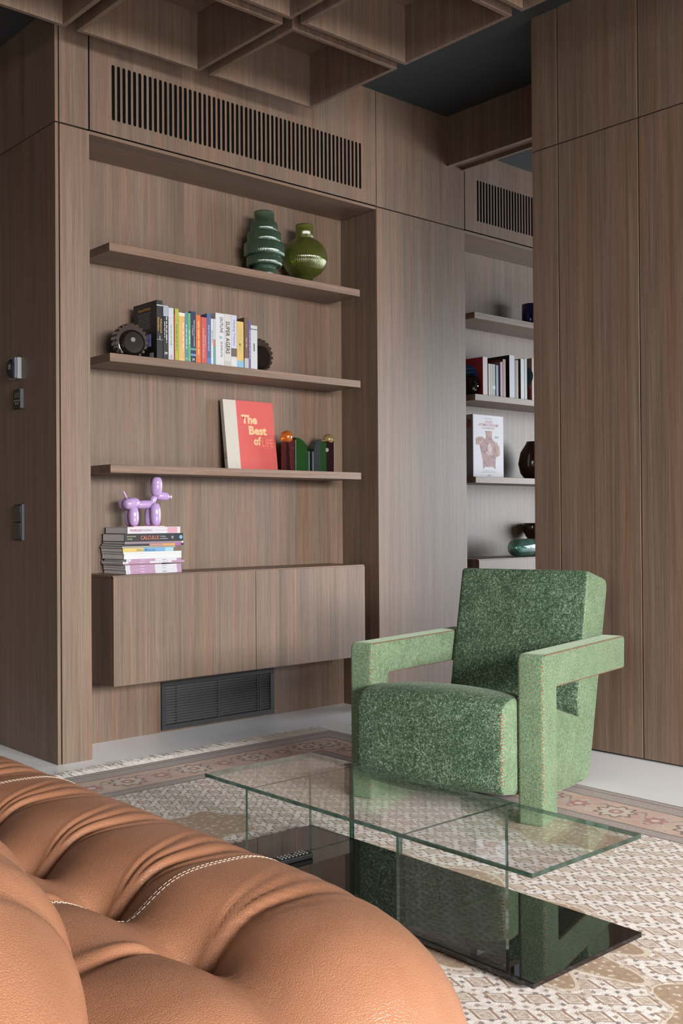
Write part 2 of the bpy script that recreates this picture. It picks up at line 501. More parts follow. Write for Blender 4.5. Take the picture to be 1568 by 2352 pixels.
window_wall('wall_west', 'x', -3.0, -0.2, -6.2, 7.2, -3.0, 0.5, 0.45, 2.75, 'added_window_3')  # unseen west window, added here for the fill light
wn = struct('wall_north'); box('wall_pier', wn, PLASTER, -3.2, XL + 0.02, 7.0, 7.2, 0, 3.3)
box('wall_pier', wn, PLASTER, 6.9, 9.2, YF, 4.6, 0, 3.3)

# ------------------------------------------------------------------ shelves and wall cabinets
SH = {'top': 2.205, 'middle': 1.728, 'bottom': 1.2475}
for dx, where in ((0.0, 'left niche'), (2.372, 'right niche')):
    for k in ('top', 'middle', 'bottom'):
        what = {('top', 0.0): 'carrying two green glass vases', ('middle', 0.0): 'carrying the long row of colourful books', ('bottom', 0.0): 'carrying the red book',
                ('top', 2.372): 'carrying a dark blue vase', ('middle', 2.372): 'carrying a row of books', ('bottom', 2.372): 'carrying the white anatomy book'}[(k, dx)]
        o = box('shelf', None, W_X, 2.280 + dx, 3.748 + dx, 4.05, YB, SH[k] - 0.036, SH[k], 0.0008, 1)
        tag(o, 'thick walnut %s shelf in the %s %s' % (k, where, what), 'shelf', 'floating walnut shelves in the niches')
    c = thing('wall_cabinet', 'floating two-door walnut cabinet low in the ' + ('left niche under a stack of books' if dx == 0 else 'right niche under a lying glass bottle'), 'cabinet', ((2.280 + 3.750) / 2 + dx, YB, 0.292))
    w2 = 0.735; dep = 0.280
    box('body', c, W_Z, -w2, w2, -dep + 0.022, 0, 0.0, 0.462)
    box('top_board', c, W_X, -w2, w2, -dep + 0.006, 0, 0.463, 0.476, 0.0006, 1)
    box('door', c, W_Z, -w2, 0.0265 - 0.0015, -dep, -dep + 0.019, 0, 0.470, 0.0008, 1)
    box('door', c, W_Z, 0.0265 + 0.0015, w2, -dep, -dep + 0.019, 0, 0.470, 0.0008, 1)
CABZ = 0.768

# ------------------------------------------------------------------ lower convector grille
SLAT = plain('grille_slat_metal', (0.085, 0.088, 0.095), 0.38)
def grille(dx, label):
    g = thing('convector_grille', label, 'grille', (3.0225 + dx, YB, 0.010))
    hw, hh = 0.337, 0.228
    box('frame_bar', g, METAL_DK, -hw, hw, -0.012, 0, 0, 0.024, 0.001, 1)
    box('frame_bar', g, METAL_DK, -hw, hw, -0.012, 0, hh - 0.020, hh, 0.001, 1)
    box('frame_bar', g, METAL_DK, -hw, -hw + 0.024, -0.012, 0, 0.024, hh - 0.02, 0.001, 1)
    box('frame_bar', g, METAL_DK, hw - 0.026, hw, -0.012, 0, 0.024, hh - 0.02, 0.001, 1)
    sm = MB().prism([(-0.0112, -0.0042), (-0.0100, -0.0046), (-0.0022, 0.0010), (-0.0022, 0.0032)], -hw + 0.024, hw - 0.026, 'x').mesh('slat', SLAT)
    for k in range(14):
        link('slat', sm, g, (0, 0, 0.034 + k * 0.01275))
    for x in (-0.252, -0.010, 0.233, 0.247):
        box('mullion', g, METAL_DK, x - 0.003, x + 0.003, -0.0085, -0.003, 0.024, hh - 0.02)
    box('backing', g, DARK, -hw + 0.02, hw - 0.02, -0.0018, 0, 0.02, hh - 0.015)
grille(0.0, 'black metal slatted convector grille in the wall under the left cabinet')

STRIP = plain('dark_grey_edge', (0.055, 0.057, 0.062), 0.4)
# ------------------------------------------------------------------ switches on the left wall (face -x)
t = thing('wall_thermostat', 'square wall controller with a round black dial, topmost on the dark left wall', 'thermostat', (XL, 4.390, 1.625))
box('plate', t, plain('silver_grey_plate', (0.26, 0.27, 0.28), 0.35), -0.018, 0, -0.043, 0.043, 0, 0.093, 0.002)
box('housing', t, plain('blue_grey_housing', (0.075, 0.085, 0.11), 0.4), -0.032, -0.018, -0.043, -0.018, 0.001, 0.092, 0.002)
dl = MB().lathe([(0.0, -0.036), (0.030, -0.036), (0.034, -0.030), (0.036, -0.018), (0.0, -0.018)], 40, (0, 0.0, 0.0), axis='x').build('dial', BLACK_PL, t, smooth=False)
dl.location = (0, 0.004, 0.0465); dl.scale = (1, 1, 1.2)
box('window', dl, GREY_PL, -0.0372, -0.036, -0.010, 0.010, -0.004, 0.014)
t = thing('wall_control', 'small black control panel with grey screen, below the round dial', 'control panel', (XL, 4.368, 1.495))
box('body', t, BLACK_PL, -0.014, 0, -0.037, 0.037, 0, 0.084, 0.0015)
box('edge_strip', t, STRIP, -0.0155, 0.0, -0.0385, -0.0345, 0.0, 0.084)
box('screen', t, plain('grey_screen', (0.05, 0.055, 0.06), 0.2), -0.0150, -0.0138, -0.022, 0.022, 0.046, 0.070)
kb = MB().lathe([(0.0, -0.0156), (0.0045, -0.0156), (0.005, -0.0138), (0.0, -0.0138)], 12, axis='x').mesh('button', GREY_PL)
for y, z in ((-0.02, 0.034), (0, 0.034), (0.02, 0.034), (-0.01, 0.022), (0.01, 0.022)):
    link('button', kb, t, (0, y, z))
t = thing('light_switch', 'tall black double rocker light switch, lowest on the dark left wall', 'switch', (XL, 4.370, 0.922))
box('frame', t, BLACK_PL, -0.009, 0, -0.040, 0.040, 0, 0.156, 0.0015)
box('edge_strip', t, STRIP, -0.0115, 0, -0.0415, -0.0385, 0, 0.156)
rk = plain('rocker_black', (0.022, 0.023, 0.024), 0.3)
for z in (0.006, 0.080):
    MB().prism([(-0.009, z), (-0.014, z), (-0.0185, z + 0.070), (-0.009, z + 0.070)], -0.034, 0.034, 'y').build('rocker', rk, t, bevel=0.001, seg=1)

# ------------------------------------------------------------------ rug
RX0, RX1, RY0, RY1 = 0.64, 3.28, 0.12, 3.775
def rug_mat():
    t = NT('persian_rug')
    sep = t.node('ShaderNodeSeparateXYZ')
    v0 = t.coord()
    wob = t.node('ShaderNodeTexNoise'); wob.inputs['Scale'].default_value = 14; wob.inputs['Detail'].default_value = 1
    t.l.new(v0, wob.inputs['Vector'])
    sub = t.node('ShaderNodeVectorMath', operation='SUBTRACT'); t.l.new(wob.outputs['Color'], sub.inputs[0]); sub.inputs[1].default_value = (0.5, 0.5, 0.5)
    scl = t.node('ShaderNodeVectorMath', operation='SCALE'); t.l.new(sub.outputs[0], scl.inputs[0]); scl.inputs['Scale'].default_value = 0.012
    add = t.node('ShaderNodeVectorMath', operation='ADD'); t.l.new(v0, add.inputs[0]); t.l.new(scl.outputs[0], add.inputs[1])
    t.l.new(add.outputs[0], sep.inputs[0])
    x, y = S(t, sep.outputs[0]), S(t, sep.outputs[1])
    hx, hy = (RX1 - RX0) / 2, (RY1 - RY0) / 2
    dx, dy = hx - abs(x), hy - abs(y)
    d = dx.min(dy)
    onx = dx.lt(dy)                                  # 1 on the long sides
    along = onx * y + (1.0 - onx) * x
    fine = t.noise(v0, 420, 2, 0.6)
    mid = t.noise(v0, 60, 3, 0.6)
    big = t.noise(v0, 6, 3)
    # field: diagonal lattice of small boxes and flowers
    PU = 0.074
    u_ = (x - y) * (0.7071 / PU)
    v_ = (x + y) * (0.7071 / PU)
    row = v_.floor()
    aa = (u_ + (row * 0.5).fract()).fract() - 0.5
    bb = v_.fract() - 0.5
    ab = abs(bb)
    as_ = abs(aa + bb * 0.45)
    box_in = ab.lt(0.27) * as_.lt(0.27)
    bar = abs(ab - 0.27).lt(0.030) * as_.lt(0.30)
    stroke = abs(as_ - 0.29).lt(0.042) * ab.lt(0.30)
    core = ab.lt(0.15) * as_.lt(0.15)
    core_l = abs(ab.max(as_) - 0.16).lt(0.025)
    u3 = u_ * 3.0
    col = u3.floor()
    fa = u3.fract() - 0.5
    fb = (v_ * 3.0 + (col * 0.5).fract()).fract() - 0.5
    jit = t.noise(v0, 90, 2, 0.6)
    fl_ = (abs(fa) + abs(fb) * 0.9 - jit * 0.34).lt(0.115)
    web = abs(abs(fa) + abs(fb) - 0.48).lt(0.05)
    tone_n = t.noise(v0, 34, 1)
    base = t.ramp(mid, [(0.3, (0.60, 0.54, 0.49)), (0.6, (0.82, 0.78, 0.74))])
    fcol = t.ramp(tone_n, [(0.40, (0.115, 0.105, 0.105)), (0.50, (0.21, 0.155, 0.11)), (0.60, (0.31, 0.215, 0.145))])
    field = t.mix(web * 0.28, base, (0.42, 0.33, 0.27))
    field = t.mix(fl_ * 0.9, field, fcol)
    field = t.mix(box_in, field, t.ramp(jit, [(0.4, (0.55, 0.46, 0.38)), (0.6, (0.74, 0.67, 0.60))]))
    field = t.mix(core * 0.75, field, t.ramp(jit, [(0.42, (0.36, 0.28, 0.20)), (0.58, (0.56, 0.48, 0.38))]))
    field = t.mix(core_l * box_in * 0.55, field, (0.30, 0.21, 0.15))
    field = t.mix(bar * 0.75, field, (0.21, 0.155, 0.135))
    field = t.mix(stroke * 0.9, field, (0.255, 0.135, 0.075))
    # gold medallion and pendants
    def lobed(cx, cy, rx, ry, n, amp):
        ux, uy = (x - cx) / rx, (y - cy) / ry
        r = (ux * ux + uy * uy).sqrt()
        th = t.math('ARCTAN2', uy, ux)
        return r - (th * n).cos() * amp
    m1 = lobed(0.02, 0, 0.265, 0.63, 12.0, 0.10)
    m2 = lobed(0, 0.92, 0.15, 0.15, 6.0, 0.12).min(lobed(0.06, -0.93, 0.19, 0.20, 7.0, 0.13))
    m3 = lobed(0.78, 0.1, 0.12, 0.22, 6.0, 0.12).min(lobed(-0.78, 0.1, 0.12, 0.22, 6.0, 0.12))
    med = m1.min(m2).min(m3)
    leaf = t.voronoi(v0, 55)
    gold = t.ramp(leaf, [(0.12, (0.62, 0.56, 0.48)), (0.30, (0.37, 0.255, 0.155)), (0.6, (0.31, 0.20, 0.115))])
    field = t.mix(med.lt(1.0), field, gold)
    inner = t.math('MULTIPLY', med.lt(0.72), 1.0)
    field = t.mix(inner * 0.7, field, t.ramp(jit * 0.6 + leaf * 0.5, [(0.38, (0.66, 0.59, 0.52)), (0.48, (0.40, 0.26, 0.17)), (0.62, (0.33, 0.21, 0.13))]))
    field = t.mix(abs(med - 1.0).lt(0.014), field, (0.60, 0.51, 0.40))
    field = t.mix(abs(med - 1.05).lt(0.02) * 0.6, field, (0.40, 0.29, 0.20))
    # main border with rosettes on a vine
    per = 0.30
    s1 = ((along + 0.04) / per).fract() - 0.5
    q = d - 0.215
    su = s1 * per
    r1 = (su * su + q * q).sqrt()
    an = t.math('ARCTAN2', q, su)
    pet = r1 - 0.055 - (an * 9.0).cos() * 0.009
    s2 = ((along + 0.04) / per + 0.5).fract() - 0.5
    su2 = s2 * per
    r2 = (su2 * su2 + q * q).sqrt()
    an2 = t.math('ARCTAN2', q, su2)
    pet2 = r2 - 0.036 - (an2 * 7.0).cos() * 0.007
    vine = abs(q + (along / per * 12.566).sin() * 0.055).lt(0.006)
    vine2 = abs(q - (along / per * 12.566).sin() * 0.055).lt(0.004)
    vo = t.voronoi(v0, 42)
    bcol = t.ramp(big, [(0.35, (0.47, 0.27, 0.205)), (0.65, (0.52, 0.38, 0.295))])
    bcol = t.mix(vo.lt(0.22) * 0.75, bcol, t.ramp(fine, [(0.4, (0.20, 0.12, 0.10)), (0.62, (0.55, 0.50, 0.47))]))
    bcol = t.mix(vine * 0.8, bcol, (0.15, 0.125, 0.115))
    bcol = t.mix(vine2 * 0.8, bcol, (0.50, 0.46, 0.44))
    bcol = t.mix(pet.lt(0.012), bcol, (0.14, 0.075, 0.05))
    bcol = t.mix(pet.lt(0.0), bcol, (0.52, 0.43, 0.37))
    bcol = t.mix(r1.lt(0.026), bcol, (0.33, 0.14, 0.095))
    bcol = t.mix(r1.lt(0.011), bcol, (0.55, 0.46, 0.40))
    bcol = t.mix(pet2.lt(0.008), bcol, (0.38, 0.34, 0.33))
    bcol = t.mix(pet2.lt(0.0), bcol, (0.36, 0.125, 0.085))
    bcol = t.mix(r2.lt(0.014), bcol, (0.55, 0.48, 0.43))
    # guard stripes
    gs = ((along / 0.062) + (d / 0.05) * 0.6).fract() - 0.5
    gcol = t.mix(abs(gs).lt(0.20) * 0.8, (0.29, 0.235, 0.21), t.ramp(fine, [(0.4, (0.12, 0.09, 0.085)), (0.6, (0.48, 0.40, 0.36))]))
    gcol = t.mix(t.voronoi(v0, 70).lt(0.2) * 0.6, gcol, (0.50, 0.44, 0.40))
    c = field
    c = t.mix(d.lt(0.375), c, gcol)
    c = t.mix(d.lt(0.315), c, bcol)
    c = t.mix(d.lt(0.115), c, gcol)
    for e in (0.008, 0.040, 0.112, 0.318, 0.372):
        c = t.mix(abs(d - e).lt(0.0045), c, (0.115, 0.085, 0.075))
    c = t.mix(fine * 0.22, c, (0.22, 0.17, 0.15))
    c = t.mix(1.0, c, (0.95, 0.93, 0.92), 'MULTIPLY')
    t.set(Base_Color=c, Roughness=0.9, Specular_IOR_Level=0.15, Sheen_Weight=0.1)
    t.bump(fine * 0.6 + mid * 0.4, 0.5, 0.003)
    return t.m
rug = thing('rug', 'patterned beige and brown woven rug with pinkish border lying on the pale floor', 'rug', ((RX0 + RX1) / 2, (RY0 + RY1) / 2, 0))
hx, hy = (RX1 - RX0) / 2, (RY1 - RY0) / 2
MB().box(-hx, hx, -hy, hy, 0.0005, 0.009).build('woven_field', rug_mat(), rug, bevel=0.003, seg=2)
fr = MB()
k = 0
xx = -hx
while xx < hx:
    L = random.uniform(0.070, 0.115) * (1.25 if random.random() < 0.08 else 1)
    sk = random.uniform(-0.018, 0.018); w = random.uniform(0.0028, 0.005); hgt = random.uniform(0.002, 0.007)
    p0 = Vector((xx, hy - 0.002, 0.005)); p1 = Vector((xx + sk * 0.4, hy + L * 0.5, 0.004 + hgt)); p2 = Vector((xx + sk, hy + L, 0.003 + hgt * random.uniform(0.1, 1.6)))
    fr.tube([p0, p1, p2], [w * 0.7, w * 0.8, w * 0.35], 4)
    xx += random.uniform(0.0022, 0.0042)
f_o = fr.build('fringe', plain('cream_fringe', (0.84, 0.81, 0.76), 0.9), rug)
tag(f_o, 'cream knotted fringe', kind='stuff')

# ------------------------------------------------------------------ glass coffee table
TX0, TX1, TY0, TY1 = 1.762, 2.169, 1.388, 2.588
tb = thing('coffee_table', 'low glass coffee table with clear top, clear upright panels and black mirror base', 'table', ((TX0 + TX1) / 2, (TY0 + TY1) / 2, 0.0092))
a, b = (TX1 - TX0) / 2, (TY1 - TY0) / 2
cx, cy = (TX0 + TX1) / 2, (TY0 + TY1) / 2
box('foot_rail', tb, BLACK_PL, -a + 0.05, a - 0.05, -b + 0.05, b - 0.05, 0.0, 0.010)
bs = box('base_plate', tb, SMOKE, -a, a, -b, b, 0.0101, 0.021, 0.0008, 1); tag(bs, 'glossy black mirror glass base plate')
tpz = 0.260 - 0.009
def glass_slab(nm, x0, x1, y0, y1, z0, z1):
    """clear sheet whose narrow faces carry the green edge"""
    m_ = MB().box(x0, x1, y0, y1, z0, z1)
    d3 = (x1 - x0, y1 - y0, z1 - z0); thin = d3.index(min(d3))
    # face order of MB.box: -x +x -y +y -z +z
    for i in range(6): m_.mi[i] = 0 if i // 2 == thin else 1
    return m_.build(nm, [GLASS if thin == 2 else PANEL_GLASS, GLASS_EDGE], tb)
tt = glass_slab('table_top', -a, a, -b, b, tpz - 0.0105, tpz); tag(tt, 'clear glass top with greenish edges')
def gp(x0, x1, y0, y1):
    glass_slab('glass_panel', x0 - cx, x1 - cx, y0 - cy, y1 - cy, 0.0213, tpz - 0.0107)
gp(TX0 + 0.004, TX1 - 0.002, 2.384, 2.394)
gp(TX0 + 0.004, TX1 - 0.002, 1.785, 1.795)
gp(TX1 - 0.012, TX1 - 0.002, 2.3945, TY1 - 0.002)
gp(TX0 + 0.004, TX0 + 0.014, 1.463, 1.7845)

rm = thing('remote_control', 'slim black remote control lying on the black table base', 'remote', (1.862, 2.350, 0.0304), math.radians(-3))
box('body', rm, BLACK_PL, -0.095, 0.095, -0.019, 0.019, 0.0, 0.016, 0.004, 3)
bm_ = MB().lathe([(0, 0.0185), (0.0030, 0.0185), (0.0034, 0.0158), (0, 0.0158)], 10).mesh('button', GREY_PL)
for i in range(8):
    for j in range(3):
        if random.random() < 0.85: link('button', bm_, rm, (-0.01 + i * 0.0125, -0.0105 + j * 0.0105, 0))

# ------------------------------------------------------------------ armchair
ch = thing('armchair', 'angular green upholstered armchair with cantilevered arms and coral edge stitching', 'armchair', (2.730, 2.100, 0.009), math.radians(15))
def rounded_loft(prof, v0, v1, r, dark_fn, name, crown=None, rr=0.028, nseg=16):
    """profile polygon (u,z) with rounded corners, extruded along v with rounded flanks"""
    pts = []
    n = len(prof)
    for i in range(n):
        p0, p1, p2 = Vector(prof[i - 1][:2]), Vector(prof[i][:2]), Vector(prof[(i + 1) % n][:2])
        rad = prof[i][2] if len(prof[i]) > 2 else rr
        a_, b_ = (p0 - p1), (p2 - p1)
        rad_a = min(rad, a_.length * 0.45); rad_b = min(rad, b_.length * 0.45)
        A = p1 + a_.normalized() * rad_a; B = p1 + b_.normalized() * rad_b
        for j in range(6):
            t_ = j / 5
            pts.append((1 - t_) ** 2 * A + 2 * t_ * (1 - t_) * p1 + t_ ** 2 * B)
    # densify
    dense = []
    for i in range(len(pts)):
        p, q = pts[i], pts[(i + 1) % len(pts)]
        m = max(1, int((q - p).length / 0.03))
        for j in range(m): dense.append(p.lerp(q, j / m))
    N = len(dense)
    cen = sum(dense, Vector((0, 0))) / N
    nor = []
    for i in range(N):
        tdir = (dense[(i + 1) % N] - dense[i - 1]).normalized()
        nrm = Vector((tdir.y, -tdir.x))
        nor.append(nrm)
    area = sum(dense[i].x * dense[(i + 1) % N].y - dense[(i + 1) % N].x * dense[i].y for i in range(N))
    sg = 1 if area > 0 else -1
    rows = []
    for j in range(6):
        a_ = (math.pi / 2) * j / 5
        rows.append((v0 + r * (1 - math.sin(a_)), r * (1 - math.cos(a_))))
    rows = [(v0 + r * (1 - math.cos(math.pi / 2 * j / 5)), r * (1 - math.sin(math.pi / 2 * j / 5))) for j in range(6)]
    mids = [(v0 + r + (v1 - v0 - 2 * r) * j / nseg, 0.0) for j in range(1, nseg)]
    rows2 = [(v1 - (v - v0), ins) for v, ins in rows][::-1]
    allr = rows + mids + rows2
    m = MB(); vs = []; fs = []
    for v, ins in allr:
        w = (v - v0) / (v1 - v0)
        for i in range(N):
            p = dense[i] - nor[i] * sg * ins
            if crown:
                p = p + Vector(crown(p, w))
            vs.append((p.x, v, p.y))
    for k in range(len(allr) - 1):
        for i in range(N):
            i2 = (i + 1) % N
            fs.append((k * N + i, k * N + i2, (k + 1) * N + i2, (k + 1) * N + i))
    from mathutils.geometry import tessellate_polygon
    for base in (0, (len(allr) - 1) * N):
        for tri in tessellate_polygon([[Vector((vs[base + i][0], vs[base + i][2], 0)) for i in range(N)]]):
            fs.append(tuple(base + i for i in tri))
    m.add(vs, fs)
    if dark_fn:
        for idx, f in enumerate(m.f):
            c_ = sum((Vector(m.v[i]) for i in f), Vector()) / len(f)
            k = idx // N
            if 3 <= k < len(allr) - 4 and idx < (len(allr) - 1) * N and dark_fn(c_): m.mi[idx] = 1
    return m.build(name, [FAB_LIGHT, FAB_DARK], ch, smooth=True)
arm_prof = [(0.0, 0.003, 0.01), (0.0, 0.553, 0.03), (0.807, 0.541, 0.02), (0.800, 0.418, 0.012), (0.119, 0.436, 0.006), (0.117, 0.003, 0.01)]
for v0 in (0.0, 0.645):
    rounded_loft(arm_prof, v0, v0 + 0.09, 0.010, None, 'armrest', nseg=3)
def seat_crown(p, w):
    k = 1 - (2 * w - 1) ** 2
    top = max(0.0, min(1.0, (p.y - 0.22) / 0.14))
    frt = max(0.0, min(1.0, (0.0 - p.x) / 0.08))
    return (-0.012 * k * frt, 0.022 * k * top)
seat_prof = [(-0.104, 0.113, 0.03), (-0.104, 0.405, 0.075), (0.05, 0.412, 0.08), (0.62, 0.245, 0.03), (0.66, 0.06, 0.03), (0.56, 0.008, 0.03), (0.40, 0.018, 0.04)]
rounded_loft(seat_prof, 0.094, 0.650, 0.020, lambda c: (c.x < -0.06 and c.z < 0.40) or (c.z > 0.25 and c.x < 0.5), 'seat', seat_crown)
back_prof = [(0.60, 0.004, 0.02), (0.598, 0.235, 0.02), (0.572, 0.30, 0.03), (0.694, 0.795, 0.016), (0.896, 0.752, 0.02), (0.905, 0.715, 0.03), (0.690, 0.004, 0.05)]
def back_crown(p, w):
    k = 1 - (2 * w - 1) ** 2
    return (-0.012 * k, 0.0)
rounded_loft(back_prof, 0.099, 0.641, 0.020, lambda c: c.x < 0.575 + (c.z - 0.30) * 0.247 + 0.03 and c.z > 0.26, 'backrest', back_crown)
def stitches(path, across, L, step, rad, mat, nm='stitching'):
    m = MB()
    for (p, q) in zip(path[:-1], path[1:]):
        p, q = Vector(p), Vector(q)
        n = max(1, int((q - p).length / step))
        for i in range(n):
            c_ = p.lerp(q, (i + 0.5) / n); j = Vector((random.uniform(-1, 1), random.uniform(-1, 1), random.uniform(-1, 1))) * step * 0.12
            d1, d2 = Vector(across[0]), Vector(across[1])
            m.tube([c_ + d1 * L + j, c_ + (d1 * -0 + Vector((0, 0, 0))) + (d1 + d2).normalized() * -0.0 + j, c_ + d2 * L + j], rad, 4)
    return m.build(nm, mat, ch)
e = 0.0022
for v0 in (0.0, 0.645):
    # front edges of the leg (near edge coral, far edge brown)
    stitches([(e, v0 + e, 0.03), (e, v0 + e, 0.53)], ((0, 1, 0), (1, 0, 0)), 0.007, 0.0105, 0.0014, STITCH_R)
    stitches([(e, v0 + 0.09 - e, 0.03), (e, v0 + 0.09 - e, 0.53)], ((0, -1, 0), (1, 0, 0)), 0.006, 0.0105, 0.0012, STITCH_D)
    stitches([(0.02, v0 + e, 0.5505), (0.79, v0 + e, 0.539)], ((0, 1, 0), (0, 0, -1)), 0.008, 0.0050, 0.0014, STITCH_D)
    stitches([(0.125, v0 + e, 0.438), (0.79, v0 + e, 0.4205)], ((0, 1, 0), (0, 0, 1)), 0.005, 0.0050, 0.0013, STITCH_D)
stitches([(-0.101, 0.098, 0.14), (-0.101, 0.098, 0.375)], ((0, 1, 0), (1, 0, 0)), 0.008, 0.0105, 0.0014, STITCH_R)

# ------------------------------------------------------------------ sofa
so = thing('leather_sofa', 'tufted cognac brown leather sofa in the foreground with cream double stitching', 'sofa', (0.59, 2.0, 0.009))
SX0, SX1, SY0, SY1 = 0.05, 1.13, 0.80, 3.25
BX, BY0, BSP = 0.765, 1.155, 0.2415
btn_y = [BY0 + BSP * i for i in range(8)]
seam_y = [BY0 + BSP * 1.0 - 0.065 + BSP * 4 * i for i in range(-0, 3)]
def tuft(x, y):
    z = 0.0
    dxb = x - BX
    # lengthwise valley and the two swelling rolls beside it
    val = math.exp(-(dxb / 0.060) ** 2)
    ph = ((y - BY0) / BSP) % 1.0
    sw = 0.5 - 0.5 * math.cos(2 * math.pi * ph)          # 0 at a button, 1 between
    z -= 0.046 * val * (1 - 0.25 * sw)
    if dxb > 0: z += 0.012 * math.sin(min(1, dxb / 0.30) * math.pi)
    else: z += 0.016 * math.sin(min(1, -dxb / 0.30) * math.pi) * (0.5 + 0.5 * sw)
    for yb in btn_y:
        dy = y - yb
        if abs(dy) > 0.2: continue
        r = math.hypot(dxb, dy)
        z -= 0.040 * math.exp(-(r / 0.028) ** 1.3)
        if dxb > 0:
            # creases fanning from the button over the front roll
            fade = max(0.0, 1 - dxb / 0.34) ** 1.1
            on = min(1, dxb / 0.04)
            for ang, dep, wid in ((-0.10, 0.0130, 1.0), (0.16, 0.0055, 0.55), (0.36, 0.0040, 0.5), (-0.34, 0.0035, 0.6)):
                w = (0.006 + 0.040 * dxb) * wid
                c_ = ang * dxb + 0.10 * dxb * dxb
                z -= dep * fade * on * math.exp(-((dy - c_) / w) ** 2)
                z += dep * 0.45 * fade * on * math.exp(-((dy - c_ - 1.9 * w) / w) ** 2)
            z -= 0.012 * fade * math.exp(-(dy / 0.055) ** 2)
        else:
            fade = max(0.0, 1 + dxb / 0.26) ** 0.9
            w = 0.006 - 0.05 * dxb
            z -= 0.014 * fade * math.exp(-((dy - 0.22 * dxb) / w) ** 2)
            z += 0.005 * fade * math.exp(-((dy - 0.22 * dxb - 2 * w) / w) ** 2)
    return z
def seat_z(x, y):
    """height of the seat upper surface (local floor at 0)"""
    Qy = min(max(y, SY0 + 0.54), SY1 - 0.54)
    dist = 0.54 - max(abs(x - 0.59), 0) if Qy == y else 0.54 - math.hypot(x - 0.59, y - Qy)
    d_ = max(0.0, dist)
    rr_ = 0.165
    z = 0.30 + (math.sqrt(max(0.0, rr_ * rr_ - (rr_ - min(d_, rr_)) ** 2)))
    return z + tuft(x, y) * min(1.0, d_ / 0.06)
# boundary points
bpts = []
n_side, n_end = 300, 110
for i in range(n_side): bpts.append((SX1, SY1 - 0.54 - (SY1 - SY0 - 1.08) * i / n_side))
for i in range(n_end):
    a_ = -math.pi * i / n_end
    bpts.append((0.59 + 0.54 * math.cos(a_), SY0 + 0.54 + 0.54 * math.sin(a_)))
for i in range(40): bpts.append((SX0, SY0 + 0.54 + (SY1 - SY0 - 1.08) * i / 40))
for i in range(40):
    a_ = math.pi - math.pi * i / 40
    bpts.append((0.59 + 0.54 * math.cos(a_), SY1 - 0.54 + 0.54 * math.sin(a_)))
def squarer(p):
    # rounded-rectangle ends instead of half circles
    x, y = p
    Qy = min(max(y, SY0 + 0.54), SY1 - 0.54)
    vx, vy = x - 0.59, y - Qy
    if abs(vy) < 1e-9: return p
    L_ = math.hypot(vx, vy)
    ux, uy = vx / L_, vy / L_
    k_ = 0.54 / (abs(ux) ** 3.2 + abs(uy) ** 3.2) ** (1 / 3.2)
    return (0.59 + ux * k_, Qy + uy * k_)
bsq = [squarer(p) for p in bpts]
m = MB(); vs = []; fs = []
NB = len(bpts)
rings = [(0.10, 0.003), (0.045, 0.06), (0.012, 0.16), (0.002, 0.24)]
for off, z in rings:
    for p, q in zip(bsq, bpts):
        Qy = min(max(q[1], SY0 + 0.54), SY1 - 0.54)
        v_ = Vector((0.59 - p[0], Qy - p[1])); v_.normalize()
        vs.append((p[0] + v_.x * off - 0.59, p[1] + v_.y * off - 2.0, z))
ks = []
for j in range(14): ks.append(0.165 * (1 - math.cos(math.pi / 2 * j / 14)) / 0.54)
k0 = 0.165 / 0.54
for j in range(100): ks.append(k0 + (0.9999 - k0) * j / 99)
for kk in ks:
    for p, q in zip(bsq, bpts):
        Qy = min(max(q[1], SY0 + 0.54), SY1 - 0.54)
        x = p[0] + kk * (0.59 - p[0]); y = p[1] + kk * (Qy - p[1])
        d_ = kk * 0.54; rr_ = 0.165
        z = 0.30 + math.sqrt(max(0.0, rr_ * rr_ - (rr_ - min(d_, rr_)) ** 2))
        z += tuft(x, y) * min(1.0, d_ / 0.06)
        vs.append((x - 0.59, y - 2.0, z))
NR = len(rings) + len(ks)
for r_ in range(NR - 1):
    for i in range(NB):
        i2 = (i + 1) % NB
        fs.append((r_ * NB + i, r_ * NB + i2, (r_ + 1) * NB + i2, (r_ + 1) * NB + i))
m.add(vs, fs).build('seat', LEATHER, so, smooth=True)
# swelling back cushion
m = MB(); vs = []; fs = []
NY, NA = 150, 110
for i in range(NY + 1):
    y = 0.742 + (3.2 - 0.742) * (i / NY) ** 1.5
    s_ = math.sqrt(max(1e-5, 1 - ((1.34 - y) / 0.6) ** 2)) if y < 1.34 else 1.0
    if y > 2.9: s_ *= math.sqrt(max(1e-5, 1 - ((y - 2.9) / 0.301) ** 2))
    for k in range(NA):
        a_ = 2 * math.pi * k / NA
        fold = 0.0
        for (fy, fw, fa) in ((0.93, 0.016, 0.030), (0.985, 0.020, -0.014), (1.06, 0.018, 0.022), (1.12, 0.022, -0.012), (1.36, 0.02, 0.02)):
            lane = fy + 0.10 * math.cos(a_ - 0.4)
            fold += fa * math.exp(-((y - lane) / fw) ** 2) * max(0, math.cos(a_ - 0.7)) ** 2
        rr_ = s_ * (1 - fold)
        x = 0.25 + 0.34 * rr_ * math.copysign(abs(math.cos(a_)) ** 0.85, math.cos(a_))
        z = 0.47 + 0.23 * rr_ * math.copysign(abs(math.sin(a_)) ** 0.85, math.sin(a_))
        vs.append((x - 0.59, y - 2.0, max(z, 0.2)))
for i in range(NY):
    for k in range(NA):
        k2 = (k + 1) % NA
        fs.append((i * NA + k, i * NA + k2, (i + 1) * NA + k2, (i + 1) * NA + k))
fs.append(tuple(range(NA)))
m.add(vs, fs).build('backrest', LEATHER, so, smooth=True)
bmsh = MB().ellipsoid((0, 0, 0), (0.013, 0.013, 0.006), seg=16, rings=8).mesh('button', LEATHER, smooth=True)
for yb in btn_y:
    link('button', bmsh, so, (BX - 0.59, yb - 2.0, seat_z(BX, yb) + 0.004))
